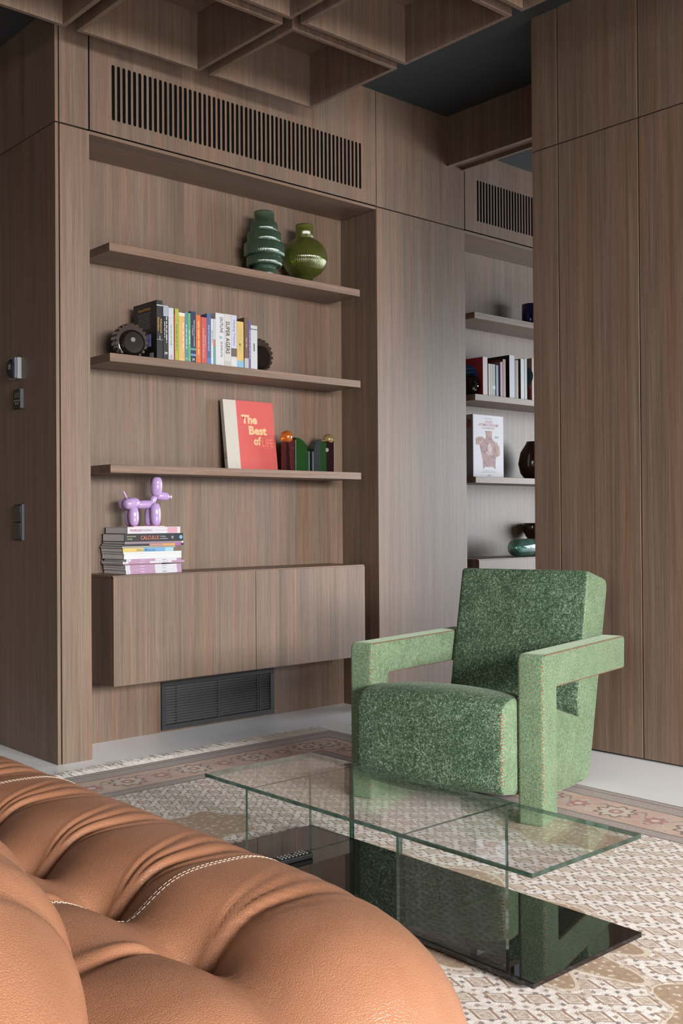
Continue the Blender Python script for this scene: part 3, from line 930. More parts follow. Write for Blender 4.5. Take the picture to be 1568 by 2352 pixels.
for k, sy in enumerate([BY0 + BSP * 0.74, BY0 + BSP * 3.6, BY0 + BSP * 6.4]):
    m = MB()
    for off in (-0.0042, 0.0042):
        x = 0.52
        while x < 1.105:
            p = [Vector((xx_ - 0.59, sy + off - 2.0 - 0.02 * math.sin((xx_ - 0.76) * 5), seat_z(xx_, sy + off - 0.02 * math.sin((xx_ - 0.76) * 5)) + 0.0004)) for xx_ in (x, x + 0.0028, x + 0.0056)]
            m.tube(p, 0.0005, 4)
            x += 0.0078
    m.build('stitching', STITCH_W, so)

# ------------------------------------------------------------------ books
def book(label, x0, x1, y0, z0, h, depth, rgb, group, texts=(), bands=(), pages=None, name='book'):
    """upright book, spine facing -y; parts cover, pages, printed bands, lettering"""
    w = x1 - x0
    t_ = thing(name, label, 'book', ((x0 + x1) / 2, y0, z0), 0, group)
    c = min(0.0022, w * 0.16); hw = w / 2 - 0.0003
    cov = plain('cover', prt(rgb), 0.45)
    MB().box(-hw, -hw + c, 0.002, depth, 0, h).box(hw - c, hw, 0.002, depth, 0, h).box(-hw, hw, 0, 0.002, 0, h).build('cover', cov, t_, bevel=0.0004, seg=1)
    MB().box(-hw + c, hw - c, 0.0021, depth - 0.003, 0.002, h - 0.002).build('pages', pages or PAGES, t_)
    for (za, zb, col) in bands:
        box('spine_band', t_, plain('spine_band', prt(col), 0.45), -hw - 0.0002, hw + 0.0002, -0.0004, 0.0004, za * h, zb * h)
    for tx in texts:
        body, col, zc, length, frac = tx[:5]
        dxx = tx[5] if len(tx) > 5 else 0.0
        text(body, plain('print', prt(col), 0.5), length * h, w * frac, (dxx * w, -0.0007, zc * h), M_SPINE, t_)
    return t_
Wh, Bk = (0.72, 0.71, 0.71), (0.012, 0.012, 0.014)
zs = SH['middle']; G1 = 'books standing on the middle shelf of the left niche'
def B1(label, x0, x1, zt, rgb, texts=(), bands=(), depth=0.17):
    return book(label, x0, x1, 4.062, zs, zt - zs, depth, rgb, G1, texts, bands)
gold = srgb(214, 160, 60)
b = B1('tall black textbook with gold lettering, first at the left of the row', 2.5215, 2.5540, 1.990, srgb(30, 28, 30),
   [('Advanced', gold, 0.57, 0.24, 0.30, 0.22), ('Nutrition', gold, 0.59, 0.23, 0.30, -0.22), ('~', srgb(200, 200, 200), 0.36, 0.07, 0.15)], [(0.905, 0.925, srgb(190, 190, 195)), (0.325, 0.332, srgb(180, 180, 180))], 0.20)
text('Advanced Nutrition', plain('print', gold, 0.5), 0.105, 0.013, (-0.0168, 0.105, 0.232), M_SIDE, b)
for i in range(9):
    text('~', plain('print', srgb(150, 150, 155), 0.5), 0.11 - 0.008 * (i % 3), 0.0035, (-0.0168, 0.105, 0.213 - i * 0.0085), M_SIDE, b)
box('lens_print', b, plain('lilac_print', srgb(120, 125, 175), 0.4), -0.0170, -0.0160, 0.05, 0.095, 0.06, 0.115)
box('barcode_patch', b, plain('barcode_patch', srgb(150, 150, 150), 0.5), -0.0170, -0.0160, 0.03, 0.06, 0.008, 0.03)
B1('black spine with pale grey top, second book of the row', 2.556, 2.582, 1.971, srgb(38, 38, 44), [('~', Wh, 0.55, 0.48, 0.28, 0.15), ('~', Wh, 0.55, 0.3, 0.2, -0.22), ('R', Wh, 0.11, 0.05, 0.6)], [(0.80, 0.999, srgb(170, 175, 190))])
B1('pale grey white book with green lettering, third of the row', 2.583, 2.611, 1.964, srgb(205, 206, 214), [('~', srgb(120, 180, 110), 0.46, 0.44, 0.25), ('NAP', srgb(60, 60, 110), 0.06, 0.07, 0.3)], [(0.30, 0.304, srgb(120, 130, 140)), (0.80, 0.804, srgb(120, 130, 140))])
B1('thin red sliver of a booklet beside the lime green book', 2.6115, 2.6165, 1.940, srgb(170, 40, 45))
B1('lime green slim book', 2.617, 2.638, 1.964, srgb(176, 180, 62), [('~', srgb(110, 120, 40), 0.45, 0.5, 0.3)], [(0.78, 0.785, srgb(120, 130, 40))])
B1('pale yellow book with orange spine lettering beside the lime green book', 2.638, 2.670, 1.949, srgb(224, 180, 100), [('~', srgb(235, 215, 180), 0.5, 0.6, 0.3, 0.2)], [(0.0, 0.06, srgb(230, 190, 120)), (0.93, 0.999, srgb(236, 224, 200))])
B1('teal blue book with light lettering', 2.670, 2.688, 1.955, srgb(86, 140, 150), [('~', srgb(200, 225, 225), 0.5, 0.5, 0.4), ('V', Wh, 0.06, 0.05, 0.5)])
B1('bright green slim book beside the teal one', 2.688, 2.702, 1.953, srgb(96, 176, 120), [('~', srgb(210, 240, 215), 0.5, 0.3, 0.4), ('V', srgb(180, 230, 90), 0.06, 0.05, 0.6)])
B1('navy blue book with pale stripes near its foot', 2.702, 2.7305, 1.962, srgb(40, 52, 84), [('PERSONALITY and WHOLENESS', Wh, 0.57, 0.52, 0.20, 0.16), ('in THERAPY', Wh, 0.62, 0.20, 0.17, -0.16), ('K', Wh, 0.05, 0.05, 0.5)], [(0.24, 0.28, srgb(90, 160, 165)), (0.13, 0.17, srgb(110, 150, 190))])
B1('orange book standing between the navy and coral ones', 2.7305, 2.758, 1.949, srgb(222, 110, 44), [('~', srgb(240, 190, 120), 0.50, 0.74, 0.35)])
B1('coral red book standing right of the orange one', 2.760, 2.791, 1.943, srgb(206, 84, 76), [('INTERPERSONAL NEUROBIOLOGY', srgb(235, 190, 180), 0.44, 0.64, 0.22, -0.12), ('Pocket Guide to', srgb(235, 190, 180), 0.48, 0.25, 0.16, 0.22)])
B1('blue book with pale lettering beside the coral one', 2.791, 2.814, 1.963, srgb(78, 98, 150), [('IntraConnected', srgb(190, 205, 235), 0.52, 0.5, 0.42)], [(0.0, 0.12, srgb(90, 120, 190))])
B1('narrow white book with small print beside the blue one', 2.814, 2.827, 1.942, srgb(215, 216, 218), [('~', srgb(110, 130, 150), 0.6, 0.3, 0.35)])
B1('narrow teal and grey book beside the thick white one', 2.827, 2.8395, 1.943, srgb(90, 160, 160), (), [(0.40, 0.55, srgb(200, 120, 90)), (0.55, 0.999, srgb(190, 200, 200))])
bo = B1('thick white book reading OUTLIVE', 2.840, 2.889, 1.973, srgb(214, 214, 218), [('OUTLIVE', srgb(45, 48, 52), 0.78, 0.30, 0.33, 0.18), ('DR PETER ATTIA', srgb(60, 62, 66), 0.31, 0.30, 0.20, 0.18)])
MB().lathe([(0.0, -0.0009), (0.0075, -0.0009), (0.0075, 0.0), (0.0, 0.0)], 24, (0.006, 0, 0.132), axis='y').build('spine_emblem', plain('aqua_print', prt(srgb(150, 195, 195)), 0.5), bo)
B1('white book with slanted bold SUPER AGERS lettering', 2.889, 2.929, 1.974, srgb(208, 206, 202), [('SUPER AGERS', srgb(28, 28, 30), 0.55, 0.62, 0.58)], [(0.02, 0.10, srgb(190, 188, 180))])
B1('pale lavender book with a small photo on its spine', 2.929, 2.962, 1.974, srgb(200, 202, 220), [('Healing Trauma', srgb(130, 130, 190), 0.66, 0.5, 0.45)], [(0.20, 0.36, srgb(110, 90, 85)), (0.0, 0.16, srgb(214, 214, 216))])
B1('yellow book with sky blue foot', 2.962, 3.002, 1.948, srgb(222, 184, 96), [('Child of Mine', srgb(170, 190, 130), 0.60, 0.48, 0.5)], [(0.0, 0.15, srgb(130, 185, 215))])
B1('brown book leaning beside the yellow one', 3.006, 3.031, 1.971, srgb(112, 84, 66), [('~', srgb(190, 170, 150), 0.5, 0.2, 0.3)], [(0.0, 0.20, srgb(190, 188, 185))])
B1('thin purple book near the right end of the row', 3.0315, 3.044, 1.960, srgb(110, 84, 150), [('~', srgb(200, 190, 225), 0.5, 0.6, 0.4)])
B1('grey white book with a black dot, last at the right of the row', 3.044, 3.084, 1.939, srgb(200, 202, 204), [('~', srgb(100, 100, 105), 0.50, 0.18, 0.3)], [(0.90, 0.92, srgb(90, 90, 95))])

def gear(label, x, y, z, rz, mat, mat2, R=0.083, teeth=20, emblem=True, thick=0.05, cut=-1.0):
    g = thing('bookend', label, 'bookend', (x, y, z), rz, 'toothed wheel bookends')
    pts = []
    for k in range(teeth):
        a0 = -math.pi / 2 + 2 * math.pi * (k + 0.5) / teeth
        for da, rr_ in ((0.0, R), (0.55, R * 0.985), (0.6, R * 0.87), (0.98, R * 0.90)):
            a_ = a0 + 2 * math.pi / teeth * da
            pts.append((max(rr_ * math.cos(a_), cut), max(R + rr_ * math.sin(a_), 0.0)))
    MB().prism(pts, 0.0, thick, 'y').build('toothed_wheel', mat, g, bevel=0.0008, seg=1)
    MB().lathe([(0.0, -0.024), (0.046, -0.024), (0.056, -0.016), (0.060, 0.0), (0.0, 0.0)], 40, (0, 0, R - 0.012), axis='y').build('hub', mat2, g)
    if emblem:
        MB().lathe([(0.0, -0.0248), (0.010, -0.0248), (0.010, -0.0240), (0.0, -0.0240)], 24, (-0.004, 0, R), axis='y').build('emblem', plain('pale_emblem', srgb(104, 98, 90), 0.4), g)
        text('S', plain('black_print', Bk, 0.5), 0.008, 0.012, (-0.004, -0.0252, R), M_FRONT, g)
    return g
BRG = dark_glass('smoky_brown_glass', (0.035, 0.024, 0.018), 0.0, 0.12); BRG2 = dark_glass('black_brown_glass', (0.010, 0.007, 0.006), 0.0, 0.05)
gear('dark brown glass toothed wheel bookend left of the long book row', 2.432, 4.125, zs, math.radians(-8), BRG, BRG2, 0.079)
gear('dark brown glass toothed wheel bookend right of the long book row', 3.146, 4.125, zs, 0.0, BRG, BRG2, emblem=False, cut=-0.060)

# ------------------------------------------------------------------ bottom shelf: red book, arched bookends
zb = SH['bottom']
lf = thing('picture_book', 'large red book with cream spine leaning against the back of the niche', 'book', (3.026, 4.222, zb))
lean = math.radians(-7.3)
inner = Matrix.Rotation(lean, 4, 'X')
RED = plain('red_cloth', prt(srgb(214, 80, 74), 0.72), 0.65); CREAM = plain('cream_cloth', prt(srgb(210, 202, 190)), 0.7)
def lp(name, mat, *bb, **kw):
    o = MB().box(*bb).build(name, mat, lf, **kw); o.matrix_local = inner; return o
Wd, Hh, Th = 0.307, 0.357, 0.026
lp('front_cover', RED, 0.075, Wd, 0, 0.003, 0, Hh, bevel=0.0008)
lp('back_cover', RED, 0.075, Wd, Th - 0.003, Th, 0, Hh, bevel=0.0008)
lp('spine', CREAM, -0.003, 0.0755, -0.0004, Th + 0.0004, 0, Hh, bevel=0.002)
lp('pages', PAGES, 0.076, Wd - 0.005, 0.003, Th - 0.003, 0.004, Hh - 0.004)
GOLDP = plain('faded_gold_print', srgb(205, 165, 125), 0.45)
def lt(body, w, h, x, z, mat=GOLDP):
    o = text(body, mat, w, h, (0, 0, 0), M_FRONT, lf, bold=0.045 if len(body) > 1 else 0.02); o.matrix_local = inner @ Matrix.Translation((x, -0.0006, z)) @ M_FRONT
    return o
lt('The', 0.098, 0.046, 0.150, 0.262); lt('Best', 0.112, 0.046, 0.198, 0.207); lt('of', 0.046, 0.046, 0.190, 0.154)
LG = plain('worn_gold_print', srgb(205, 110, 92), 0.5)
for i, ltr in enumerate('LIFE'):
    o = lt(ltr, (0.017 if ltr != 'I' else 0.006), 0.040, 0.229 + (0, 0.016, 0.031, 0.050)[i], 0.146, LG)
for (x0, x1, z0, z1) in ((0.217, 0.291, 0.1185, 0.1200), (0.217, 0.291, 0.1715, 0.1730), (0.217, 0.2185, 0.1185, 0.173), (0.2895, 0.291, 0.1185, 0.173)):
    lp('print_frame', LG, x0, x1, -0.0006, 0.0, z0, z1)
o = text('LIFE', plain('red_print', srgb(150, 50, 45), 0.6), 0.03, 0.012, (0, 0, 0), M_SPINE, lf)
o.matrix_local = inner @ Matrix.Translation((-0.0036, 0.013, 0.075)) @ Matrix(((0, 0, -1, 0), (0, -1, 0, 0), (-1, 0, 0, 0), (0, 0, 0, 1)))

GRN = dark_glass('bottle_green_glass', (0.014, 0.050, 0.012), 0.25, 0.05)
GRN2 = dark_glass('grey_green_glass', (0.030, 0.040, 0.036), 0.25, 0.06)
WINE = dark_glass('wine_red_glass', (0.060, 0.014, 0.015), 0.15, 0.06)
DWINE = dark_glass('black_red_glass', (0.014, 0.005, 0.005), 0.0, 0.05)
AMB = dark_glass('amber_glass', (0.62, 0.17, 0.02), 0.6, 0.04); AMB2 = dark_glass('pale_amber_glass', (0.34, 0.24, 0.09), 0.6, 0.04)
STEEL = plain('grey_edge', srgb(120, 122, 130), 0.3)
def arch(label, x, mirror, ball):
    s_ = -1 if mirror else 1
    aw = 0.050 if mirror else 0.080
    g = thing('arch_bookend', label, 'bookend', (x, 4.15, zb), 0, 'arched glass bookends')
    q = [(s_ * 0.000, 0.0), (s_ * aw, 0.0), (s_ * aw, 0.108)]
    for k in range(1, 9):
        a_ = math.pi / 2 * k / 8
        q.append((s_ * aw - s_ * aw * (1 - math.cos(a_)), 0.108 + 0.066 * math.sin(a_)))
    MB().prism(q, 0.0, 0.05, 'y').build('arch', GRN if not mirror else GRN2, g, bevel=0.001, seg=1)
    p0, p1 = sorted((s_ * (aw + 0.0005), s_ * (aw + 0.0155)))
    box('plate', g, GRN2, p0, p1, 0.0, 0.05, 0, 0.106, 0.0008, 1)
    box('plate_edge', g, STEEL, s_ * (aw + 0.008) - 0.0012, s_ * (aw + 0.008) + 0.0012, -0.001, 0.0, 0, 0.106)
    if not mirror:
        MB().prism([(-0.060, 0), (-0.0005, 0), (-0.0005, 0.165), (-0.058, 0.150)], 0.006, 0.045, 'y').build('block', WINE, g, bevel=0.001, seg=1)
        MB().prism([(-0.060, 0), (-0.034, 0), (-0.046, 0.145), (-0.058, 0.145)], 0.0, 0.0058, 'y').build('block_face', DWINE, g)
        text('S=', plain('black_print', Bk, 0.5), 0.014, 0.010, (-0.013, 0.0055, 0.120), M_FRONT, g)
    else:
        box('block', g, GRN, 0.0005, 0.034, 0.0, 0.05, 0, 0.158, 0.001, 1)
        box('block', g, DWINE, 0.0345, 0.090, 0.0, 0.05, 0, 0.164, 0.001, 1)
        MB().lathe([(0.0, -0.0012), (0.0105, -0.0012), (0.0105, 0.0), (0.0, 0.0)], 20, (0.038, 0, 0.118), axis='y').build('emblem', plain('pale_emblem', srgb(104, 98, 90), 0.4), g)
    bx_ = -0.040 if not mirror else 0.066
    MB().ellipsoid((bx_, 0.022, 0.176), (0.032, 0.032, 0.032) if not mirror else (0.029, 0.029, 0.029), seg=32, rings=20).build('ball', ball, g, smooth=True)
    dots = MB()
    xe = 0.0 if not mirror else 0.0865
    for k in range(22): dots.box(xe - 0.0011, xe + 0.0011, -0.0009, 0.0003, 0.005 + k * 0.0072, 0.0077 + k * 0.0072)
    dots.build('white_dots', WHITE, g)
arch('wine red and green glass bookend with an orange ball on its left corner', 3.389, False, AMB)
arch('dark green glass bookend with a pale amber ball on its right corner', 3.5615, True, AMB2)

# ------------------------------------------------------------------ top shelf: vases
def vase(label, loc, prof, mat, rib, amp, foot):
    v_ = thing('glass_vase', label, 'vase', loc)
    inner_p = [(max(r - 0.004, 0.001), z + (0.004 if i == 0 else 0)) for i, (r, z) in enumerate(prof)]
    full = prof + [(r, z) for r, z in inner_p[::-1]]
    m_ = MB().lathe([(0.0005, prof[0][1])] + full + [(0.0005, inner_p[0][1])], 288, rib=rib, amp=amp, caps=False)
    m_.build('vessel', mat, v_, smooth=True)
    if foot:
        MB().lathe([(0.0, 0.0), (foot[0], 0.0), (foot[0], foot[1]), (0.0, foot[1])], 48).build('foot', foot[2], v_)
    return v_
VG = dark_glass('forest_green_ribbed_glass', (0.20, 0.33, 0.225), 0.9, 0.06); VO = dark_glass('olive_ribbed_glass', (0.36, 0.40, 0.10), 0.9, 0.05)
def tiers(ts):
    out = []
    for (r, z0, z1) in ts:
        rd = 0.009
        out += [(r - rd, z0), (r - rd * 0.3, z0 + rd * 0.3), (r, z0 + rd), (r, z1 - rd), (r - rd * 0.3, z1 - rd * 0.3), (r - rd, z1)]
    return out
vase('forest green ribbed glass vase of stacked tiers on the top shelf', (3.224, 4.185, 2.205),
     tiers([(0.060, 0.004, 0.062), (0.064, 0.020, 0.062)][:1] + [(0.089, 0.062, 0.112), (0.101, 0.112, 0.178), (0.084, 0.178, 0.234), (0.067, 0.234, 0.282)]) + [(0.050, 0.283), (0.050, 0.330), (0.0495, 0.336)], VG, 72, 0.012, (0.045, 0.004, BLACK_PL))
sp = []
for k in range(25):
    a_ = math.radians(-68 + 136 * k / 24)
    sp.append((0.116 * math.cos(a_), 0.148 + 0.108 * math.sin(a_)))
vase('round olive green ribbed glass vase with short neck on the top shelf', (3.486, 4.185, 2.205), [(0.042, 0.030)] + sp + [(0.0455, 0.252), (0.0455, 0.312), (0.045, 0.318)], VO, 72, 0.010, (0.043, 0.030, dark_glass('black_glass_foot', (0.01, 0.012, 0.01), 0.0)))

# ------------------------------------------------------------------ stack of books on the cabinet
G2 = 'books stacked flat on the left cabinet'
sc_ = 4.10 / 4.07
def flat(label, x0, x1, za, zb_, rgb, bands=(), texts=(), depth=0.195, name='book', tilt=0.0, lip=0.0015):
    x0, x1 = x0 * sc_, x1 * sc_
    w, h = x1 - x0, zb_ - za
    t_ = thing(name, label, 'book', ((x0 + x1) / 2, 4.10, za), tilt, G2)
    c = min(0.0022, h * 0.14); hw = w / 2
    cov = plain('cover', prt(rgb), 0.4)
    MB().box(-hw, hw, 0, depth, 0, c).box(-hw, hw, 0, depth, h - c - 0.0003, h - 0.0003).box(-hw, hw, -0.0012, 0.0012, 0, h - 0.0003).build('cover', cov, t_)
    MB().box(-hw + lip, hw - lip, 0.0013, depth - 0.002, c, h - c - 0.0003).build('pages', PAGES, t_)
    for (xa, xb, col) in bands:
        box('spine_band', t_, plain('spine_band', prt(col), 0.4), -hw + xa * w, -hw + xb * w, -0.0018, -0.0011, h * 0.02, h * 0.96)
    for (body, col, xc, ln, fr_, *dz) in texts:
        text(body, plain('print', prt(col), 0.5), ln * w, fr_ * h, (-hw + xc * w, -0.0022, h * (0.48 + (dz[0] if dz else 0))), M_FRONT, t_)
    return t_
MV = srgb(186, 142, 178); WT = srgb(214, 214, 222)
sb = [(0.0, 0.08, WT), (0.08, 0.52, MV), (0.92, 1.0, MV)]
stx = lambda nn: [('~', srgb(60, 60, 70), 0.04, 0.012, 0.3), ('~', srgb(225, 205, 225), 0.30, 0.08, 0.34), ('~', srgb(90, 90, 100), 0.69, 0.08, 0.26)]
zc = CABZ
def nxt(dz):
    global zc
    a_ = zc; zc += dz
    return a_, zc
flat('white and mauve workbook at the very bottom of the stack', 2.363, 2.650, *nxt(0.0165), WT, sb, stx('1'))
flat('white and mauve workbook, second from the bottom of the stack', 2.360, 2.648, *nxt(0.0110), WT, sb, stx('2'))
flat('white and mauve workbook, third from the bottom of the stack', 2.360, 2.647, *nxt(0.0120), WT, sb, stx('3'))
flat('thin dusky red pamphlet low in the stack', 2.353, 2.545, *nxt(0.0060), srgb(150, 105, 125), (), ())
flat('mauve workbook jutting out farthest to the right', 2.349, 2.663, *nxt(0.0095), WT, [(0.0, 0.09, WT), (0.09, 0.43, MV), (0.79, 1.0, MV)], stx('4'), tilt=math.radians(-0.8))
flat('white and mauve workbook just under the thick white volume', 2.365, 2.647, *nxt(0.0110), WT, sb, stx('5'))
flat('thick plain white volume in the middle of the stack', 2.354, 2.649, *nxt(0.0235), srgb(222, 224, 226))
flat('thin plain white volume above the thick white one', 2.351, 2.649, *nxt(0.0080), srgb(224, 226, 228))
flat('yellow and blue book about molecules', 2.349, 2.607, *nxt(0.0175), srgb(190, 190, 180), [(0.0, 0.40, srgb(222, 194, 104)), (0.40, 0.83, srgb(110, 170, 214)), (0.83, 1.0, srgb(160, 205, 224))], [('Atkins\'', srgb(110, 120, 90), 0.33, 0.14, 0.62), ('Molecules', srgb(60, 110, 170), 0.53, 0.21, 0.62)])
flat('thin beige book above the yellow and blue one', 2.345, 2.617, *nxt(0.0085), srgb(160, 154, 144))
flat('slim black book with orange and magenta strip', 2.352, 2.662, *nxt(0.0095), srgb(44, 40, 44), [(0.42, 0.64, srgb(200, 140, 130)), (0.64, 0.85, srgb(225, 165, 80)), (0.85, 0.95, srgb(190, 80, 190))])
flat('slim mauve grey book under the calculus textbook', 2.358, 2.659, *nxt(0.0100), srgb(150, 128, 140), [(0.97, 1.0, WT)])
bc = flat('thick black CALCULUS textbook', 2.358, 2.659, *nxt(0.0355), srgb(36, 38, 48), (), [('NEUHAUSER', srgb(200, 200, 150), 0.11, 0.15, 0.16, 0.17), ('ROPER', srgb(200, 200, 150), 0.085, 0.085, 0.16, -0.17), ('CALCULUS', srgb(214, 120, 90), 0.42, 0.31, 0.50), ('for Biology', srgb(210, 210, 215), 0.64, 0.10, 0.17, 0.13), ('and Medicine', srgb(210, 210, 215), 0.66, 0.14, 0.14, -0.13), ('~', srgb(200, 200, 205), 0.81, 0.035, 0.16, 0.1), ('~', srgb(200, 200, 205), 0.81, 0.035, 0.16, -0.1)])
MB().lathe([(0.0, -0.0024), (0.0085, -0.0024), (0.0085, -0.0012), (0.0, -0.0012)], 24, (0.139, 0, 0.0175), axis='y').build('spine_emblem', plain('sky_blue_print', prt(srgb(120, 180, 215)), 0.4), bc)
flat('white and pink feeding guide on top of the stack', 2.372, 2.644, *nxt(0.0295), srgb(218, 214, 222), [(0.75, 0.94, srgb(214, 160, 176))], [('FEARLESS', srgb(180, 70, 110), 0.155, 0.21, 0.36), ('FEEDING', srgb(170, 150, 165), 0.365, 0.19, 0.34), ('~', srgb(190, 175, 190), 0.62, 0.24, 0.14)])
topz = zc
pd = thing('paper_pad', 'thin pink paper pad under the balloon dog', 'pad', (2.515, 4.115, topz), 0)
box('sheet', pd, plain('pink_paper', srgb(220, 178, 192), 0.6), -0.085, 0.075, 0.0, 0.12, 0.0, 0.003)
# circle on the calculus spine is part of the book above
# ------------------------------------------------------------------ balloon dog
LIL = plain('lilac_gloss', srgb(170, 142, 188), 0.12, Coat_Weight=0.6)
dg = thing('balloon_dog', 'glossy lilac balloon dog figurine standing on the book stack', 'figurine', (2.50, 4.175, topz + 0.003), math.radians(-6))
def cap(nm, a_, b_, r_, r2=None):
    a_, b_ = Vector(a_), Vector(b_)
    d_ = b_ - a_; L_ = d_.length / 2
    q_ = Vector((0, 0, 1)).rotation_difference(d_.normalized()).to_matrix()
    seg, rg = 24, 18
    m_ = MB(); vs_ = []; fs_ = []
    for j in range(rg + 1):
        ph = math.pi * j / rg
        s1_, c1_ = math.sin(ph) ** 0.62, math.copysign(abs(math.cos(ph)) ** 0.85, math.cos(ph))
        for k_ in range(seg):
            t_ = 2 * math.pi * k_ / seg
            vs_.append(q_ @ Vector((r_ * s1_ * math.cos(t_), r_ * s1_ * math.sin(t_), L_ * c1_)) + (a_ + b_) / 2)
    for j in range(rg):
        for k_ in range(seg):
            k2_ = (k_ + 1) % seg
            fs_.append((j * seg + k_, (j + 1) * seg + k_, (j + 1) * seg + k2_, j * seg + k2_))
    return m_.add(vs_, fs_).build(nm, LIL, dg, smooth=True)
K = 4.175 / 4.13
def dp(x, z, y=0.0): return ((x * K - 2.50), y, 1 + (z - 1) * K - (topz + 0.003))
zb0 = 0.0
for yy in (-0.022, 0.022):
    cap('ear', dp(2.548 if yy < 0 else 2.556, 1.112, yy * 0.4), dp(2.546 if yy < 0 else 2.560, 1.202, yy), 0.0265)
    x_, y_, z_ = dp(2.537, 1.083, yy); cap('front_leg', (x_, yy, z_), (x_ + (0.002 if yy < 0 else -0.012), yy, 0.0), 0.0245)
    x_, y_, z_ = dp(2.431, 1.066, yy); cap('hind_leg', (x_, yy, z_), (x_ + 0.002, yy, 0.0), 0.0235)
cap('muzzle', dp(2.548, 1.117), dp(2.616, 1.112), 0.0215)
cap('neck', dp(2.529, 1.078), dp(2.547, 1.120), 0.0150)
cap('body', dp(2.440, 1.074), dp(2.540, 1.078), 0.0200)
cap('rump', dp(2.384, 1.075, -0.03), dp(2.460, 1.086, -0.012), 0.0270)
cap('rump', dp(2.384, 1.075, 0.03), dp(2.460, 1.086, 0.012), 0.0270)
cap('tail', dp(2.412, 1.096), dp(2.393, 1.137), 0.0046)
x_, y_, z_ = dp(2.620, 1.111)
MB().lathe([(0, -0.004), (0.003, -0.003), (0.003, 0.0), (0.0085, 0.003), (0.009, 0.006), (0, 0.007)], 20, (x_, 0, z_), axis='x').build('knot', plain('pale_lilac', srgb(200, 196, 214), 0.15), dg, smooth=True)

# ------------------------------------------------------------------ right niche
G3 = 'books standing on the middle shelf of the right niche'
def B3(label, x0, x1, zt, rgb, depth=0.17, texts=(), bands=(), pages=None):
    return book(label, x0, x1, 4.062, zs, zt - zs, depth, rgb, G3, texts, bands, pages)
b = B3('large red book with a blue disc on its cover', 4.736, 4.777, 1.953, srgb(176, 38, 48), 0.215, (), [(0.0, 0.999, srgb(206, 190, 192))])
MB().lathe([(0.0, -0.0008), (0.085, -0.0008), (0.085, 0.0004), (0.0, 0.0004)], 48, (-0.0206, 0.125, 0.105), axis='x').build('cover_disc', plain('blue_print', srgb(34, 84, 140), 0.45), b)
for i in range(6):
    text('~', plain('print', srgb(170, 190, 210), 0.5), 0.075, 0.004, (-0.0216, 0.10 + 0.004 * i, 0.165 - i * 0.022), M_SIDE, b)
B3('thin white booklet right of the red one', 4.786, 4.802, 1.917, srgb(196, 196, 194), 0.14)
B3('thin cream booklet in the right niche', 4.803, 4.822, 1.917, srgb(182, 172, 160), 0.14)
B3('grey booklet with white label', 4.822, 4.848, 1.917, srgb(150, 156, 158), 0.14, (), [(0.22, 0.32, srgb(220, 220, 218))])
B3('pale blue booklet in the right niche', 4.855, 4.876, 1.915, srgb(110, 138, 160), 0.14)
B3('pink spined book in the right niche', 4.894, 4.916, 1.938, srgb(170, 130, 150), 0.16)
B3('brown orange book with a red cover', 4.918, 4.943, 1.956, srgb(150, 62, 44), 0.17, (), [(0.0, 0.999, srgb(150, 100, 62))])
B3('tall black book with white striped spine', 4.979, 5.026, 1.987, srgb(40, 38, 38), 0.20, (), [(0.0, 0.999, srgb(196, 198, 206))])
B3('navy book beside the tall black one', 5.026, 5.043, 1.961, srgb(52, 56, 84), 0.17)
B3('tan book beside the navy one', 5.043, 5.063, 1.963, srgb(150, 132, 116), 0.17)
B3('olive covered book with white spine', 5.086, 5.119, 1.975, srgb(84, 82, 62), 0.18, (), [(0.0, 0.999, srgb(206, 208, 206))])
B3('slim grey white book in the right niche', 5.123, 5.147, 1.980, srgb(176, 184, 186), 0.18)
b = B3('olive book with a dark blue blot on its cover, half hidden by the wardrobe panel', 5.194, 5.214, 1.989, srgb(140, 130, 92), 0.18, (), [(0.0, 0.999, srgb(190, 140, 128))])
MB().lathe([(0.0, -0.0008), (0.06, -0.0008), (0.06, 0.0004), (0.0, 0.0004)], 40, (-0.0102, 0.05, 0.15), axis='x').build('cover_disc', plain('blue_print', srgb(50, 70, 88), 0.45), b)
MB().lathe([(0.0, -0.0008), (0.05, -0.0008), (0.05, 0.0004), (0.0, 0.0004)], 40, (-0.0104, 0.06, 0.052), axis='x').build('cover_disc', plain('red_print', srgb(140, 40, 42), 0.45), b)
gear('black glass toothed wheel bookend beside the large red book', 4.694, 4.135, zs, math.radians(-84), BRG2, BRG2, 0.062, 26, False, 0.028)
an = thing('anatomy_book', 'thick white book with a painted anatomical torso on its cover', 'book', (4.713, 4.12, zb))
WP = plain('white_board', prt(srgb(214, 214, 222), 0.75), 0.45); LAV = plain('pale_lavender_board', prt(srgb(172, 166, 178)), 0.5)
Wd, Hh, Th = 0.275, 0.372, 0.072
box('front_cover', an, WP, 0, Wd, 0, 0.003, 0, Hh, 0.0006, 1); box('back_cover', an, WP, 0, Wd, Th - 0.003, Th, 0, Hh, 0.0006, 1)
box('spine', an, LAV, -0.003, 0.0, 0, Th, 0, Hh, 0.0006, 1); box('pages', an, PAGES, 0.0005, Wd - 0.005, 0.0035, Th - 0.0035, 0.004, Hh - 0.004)
def flatshape(nm, pts, mat, par, y=-0.0006):
    n = len(pts)
    m_ = MB().add([(p[0], y, p[1]) for p in pts] + [(p[0], 0.0, p[1]) for p in pts], [tuple(range(n))] + [(i, (i + 1) % n, n + (i + 1) % n, n + i) for i in range(n)])
    return m_.build(nm, mat, par)
def zz(a_, b_): return ((a_ - 280) / 413 * Wd, Hh * (1 - (b_ - 130 - (a_ - 275) * 0.05) / 865))
def flesh_mat(name, c1, c2, sc):
    t = NT(name); n = t.noise(t.mapping(t.coord(), (1, 1, 0.5)), sc, 3, 0.7, 1.0)
    t.set(Base_Color=t.ramp(n, [(0.38, c1), (0.58, c2)]), Roughness=0.5)
    return t.m
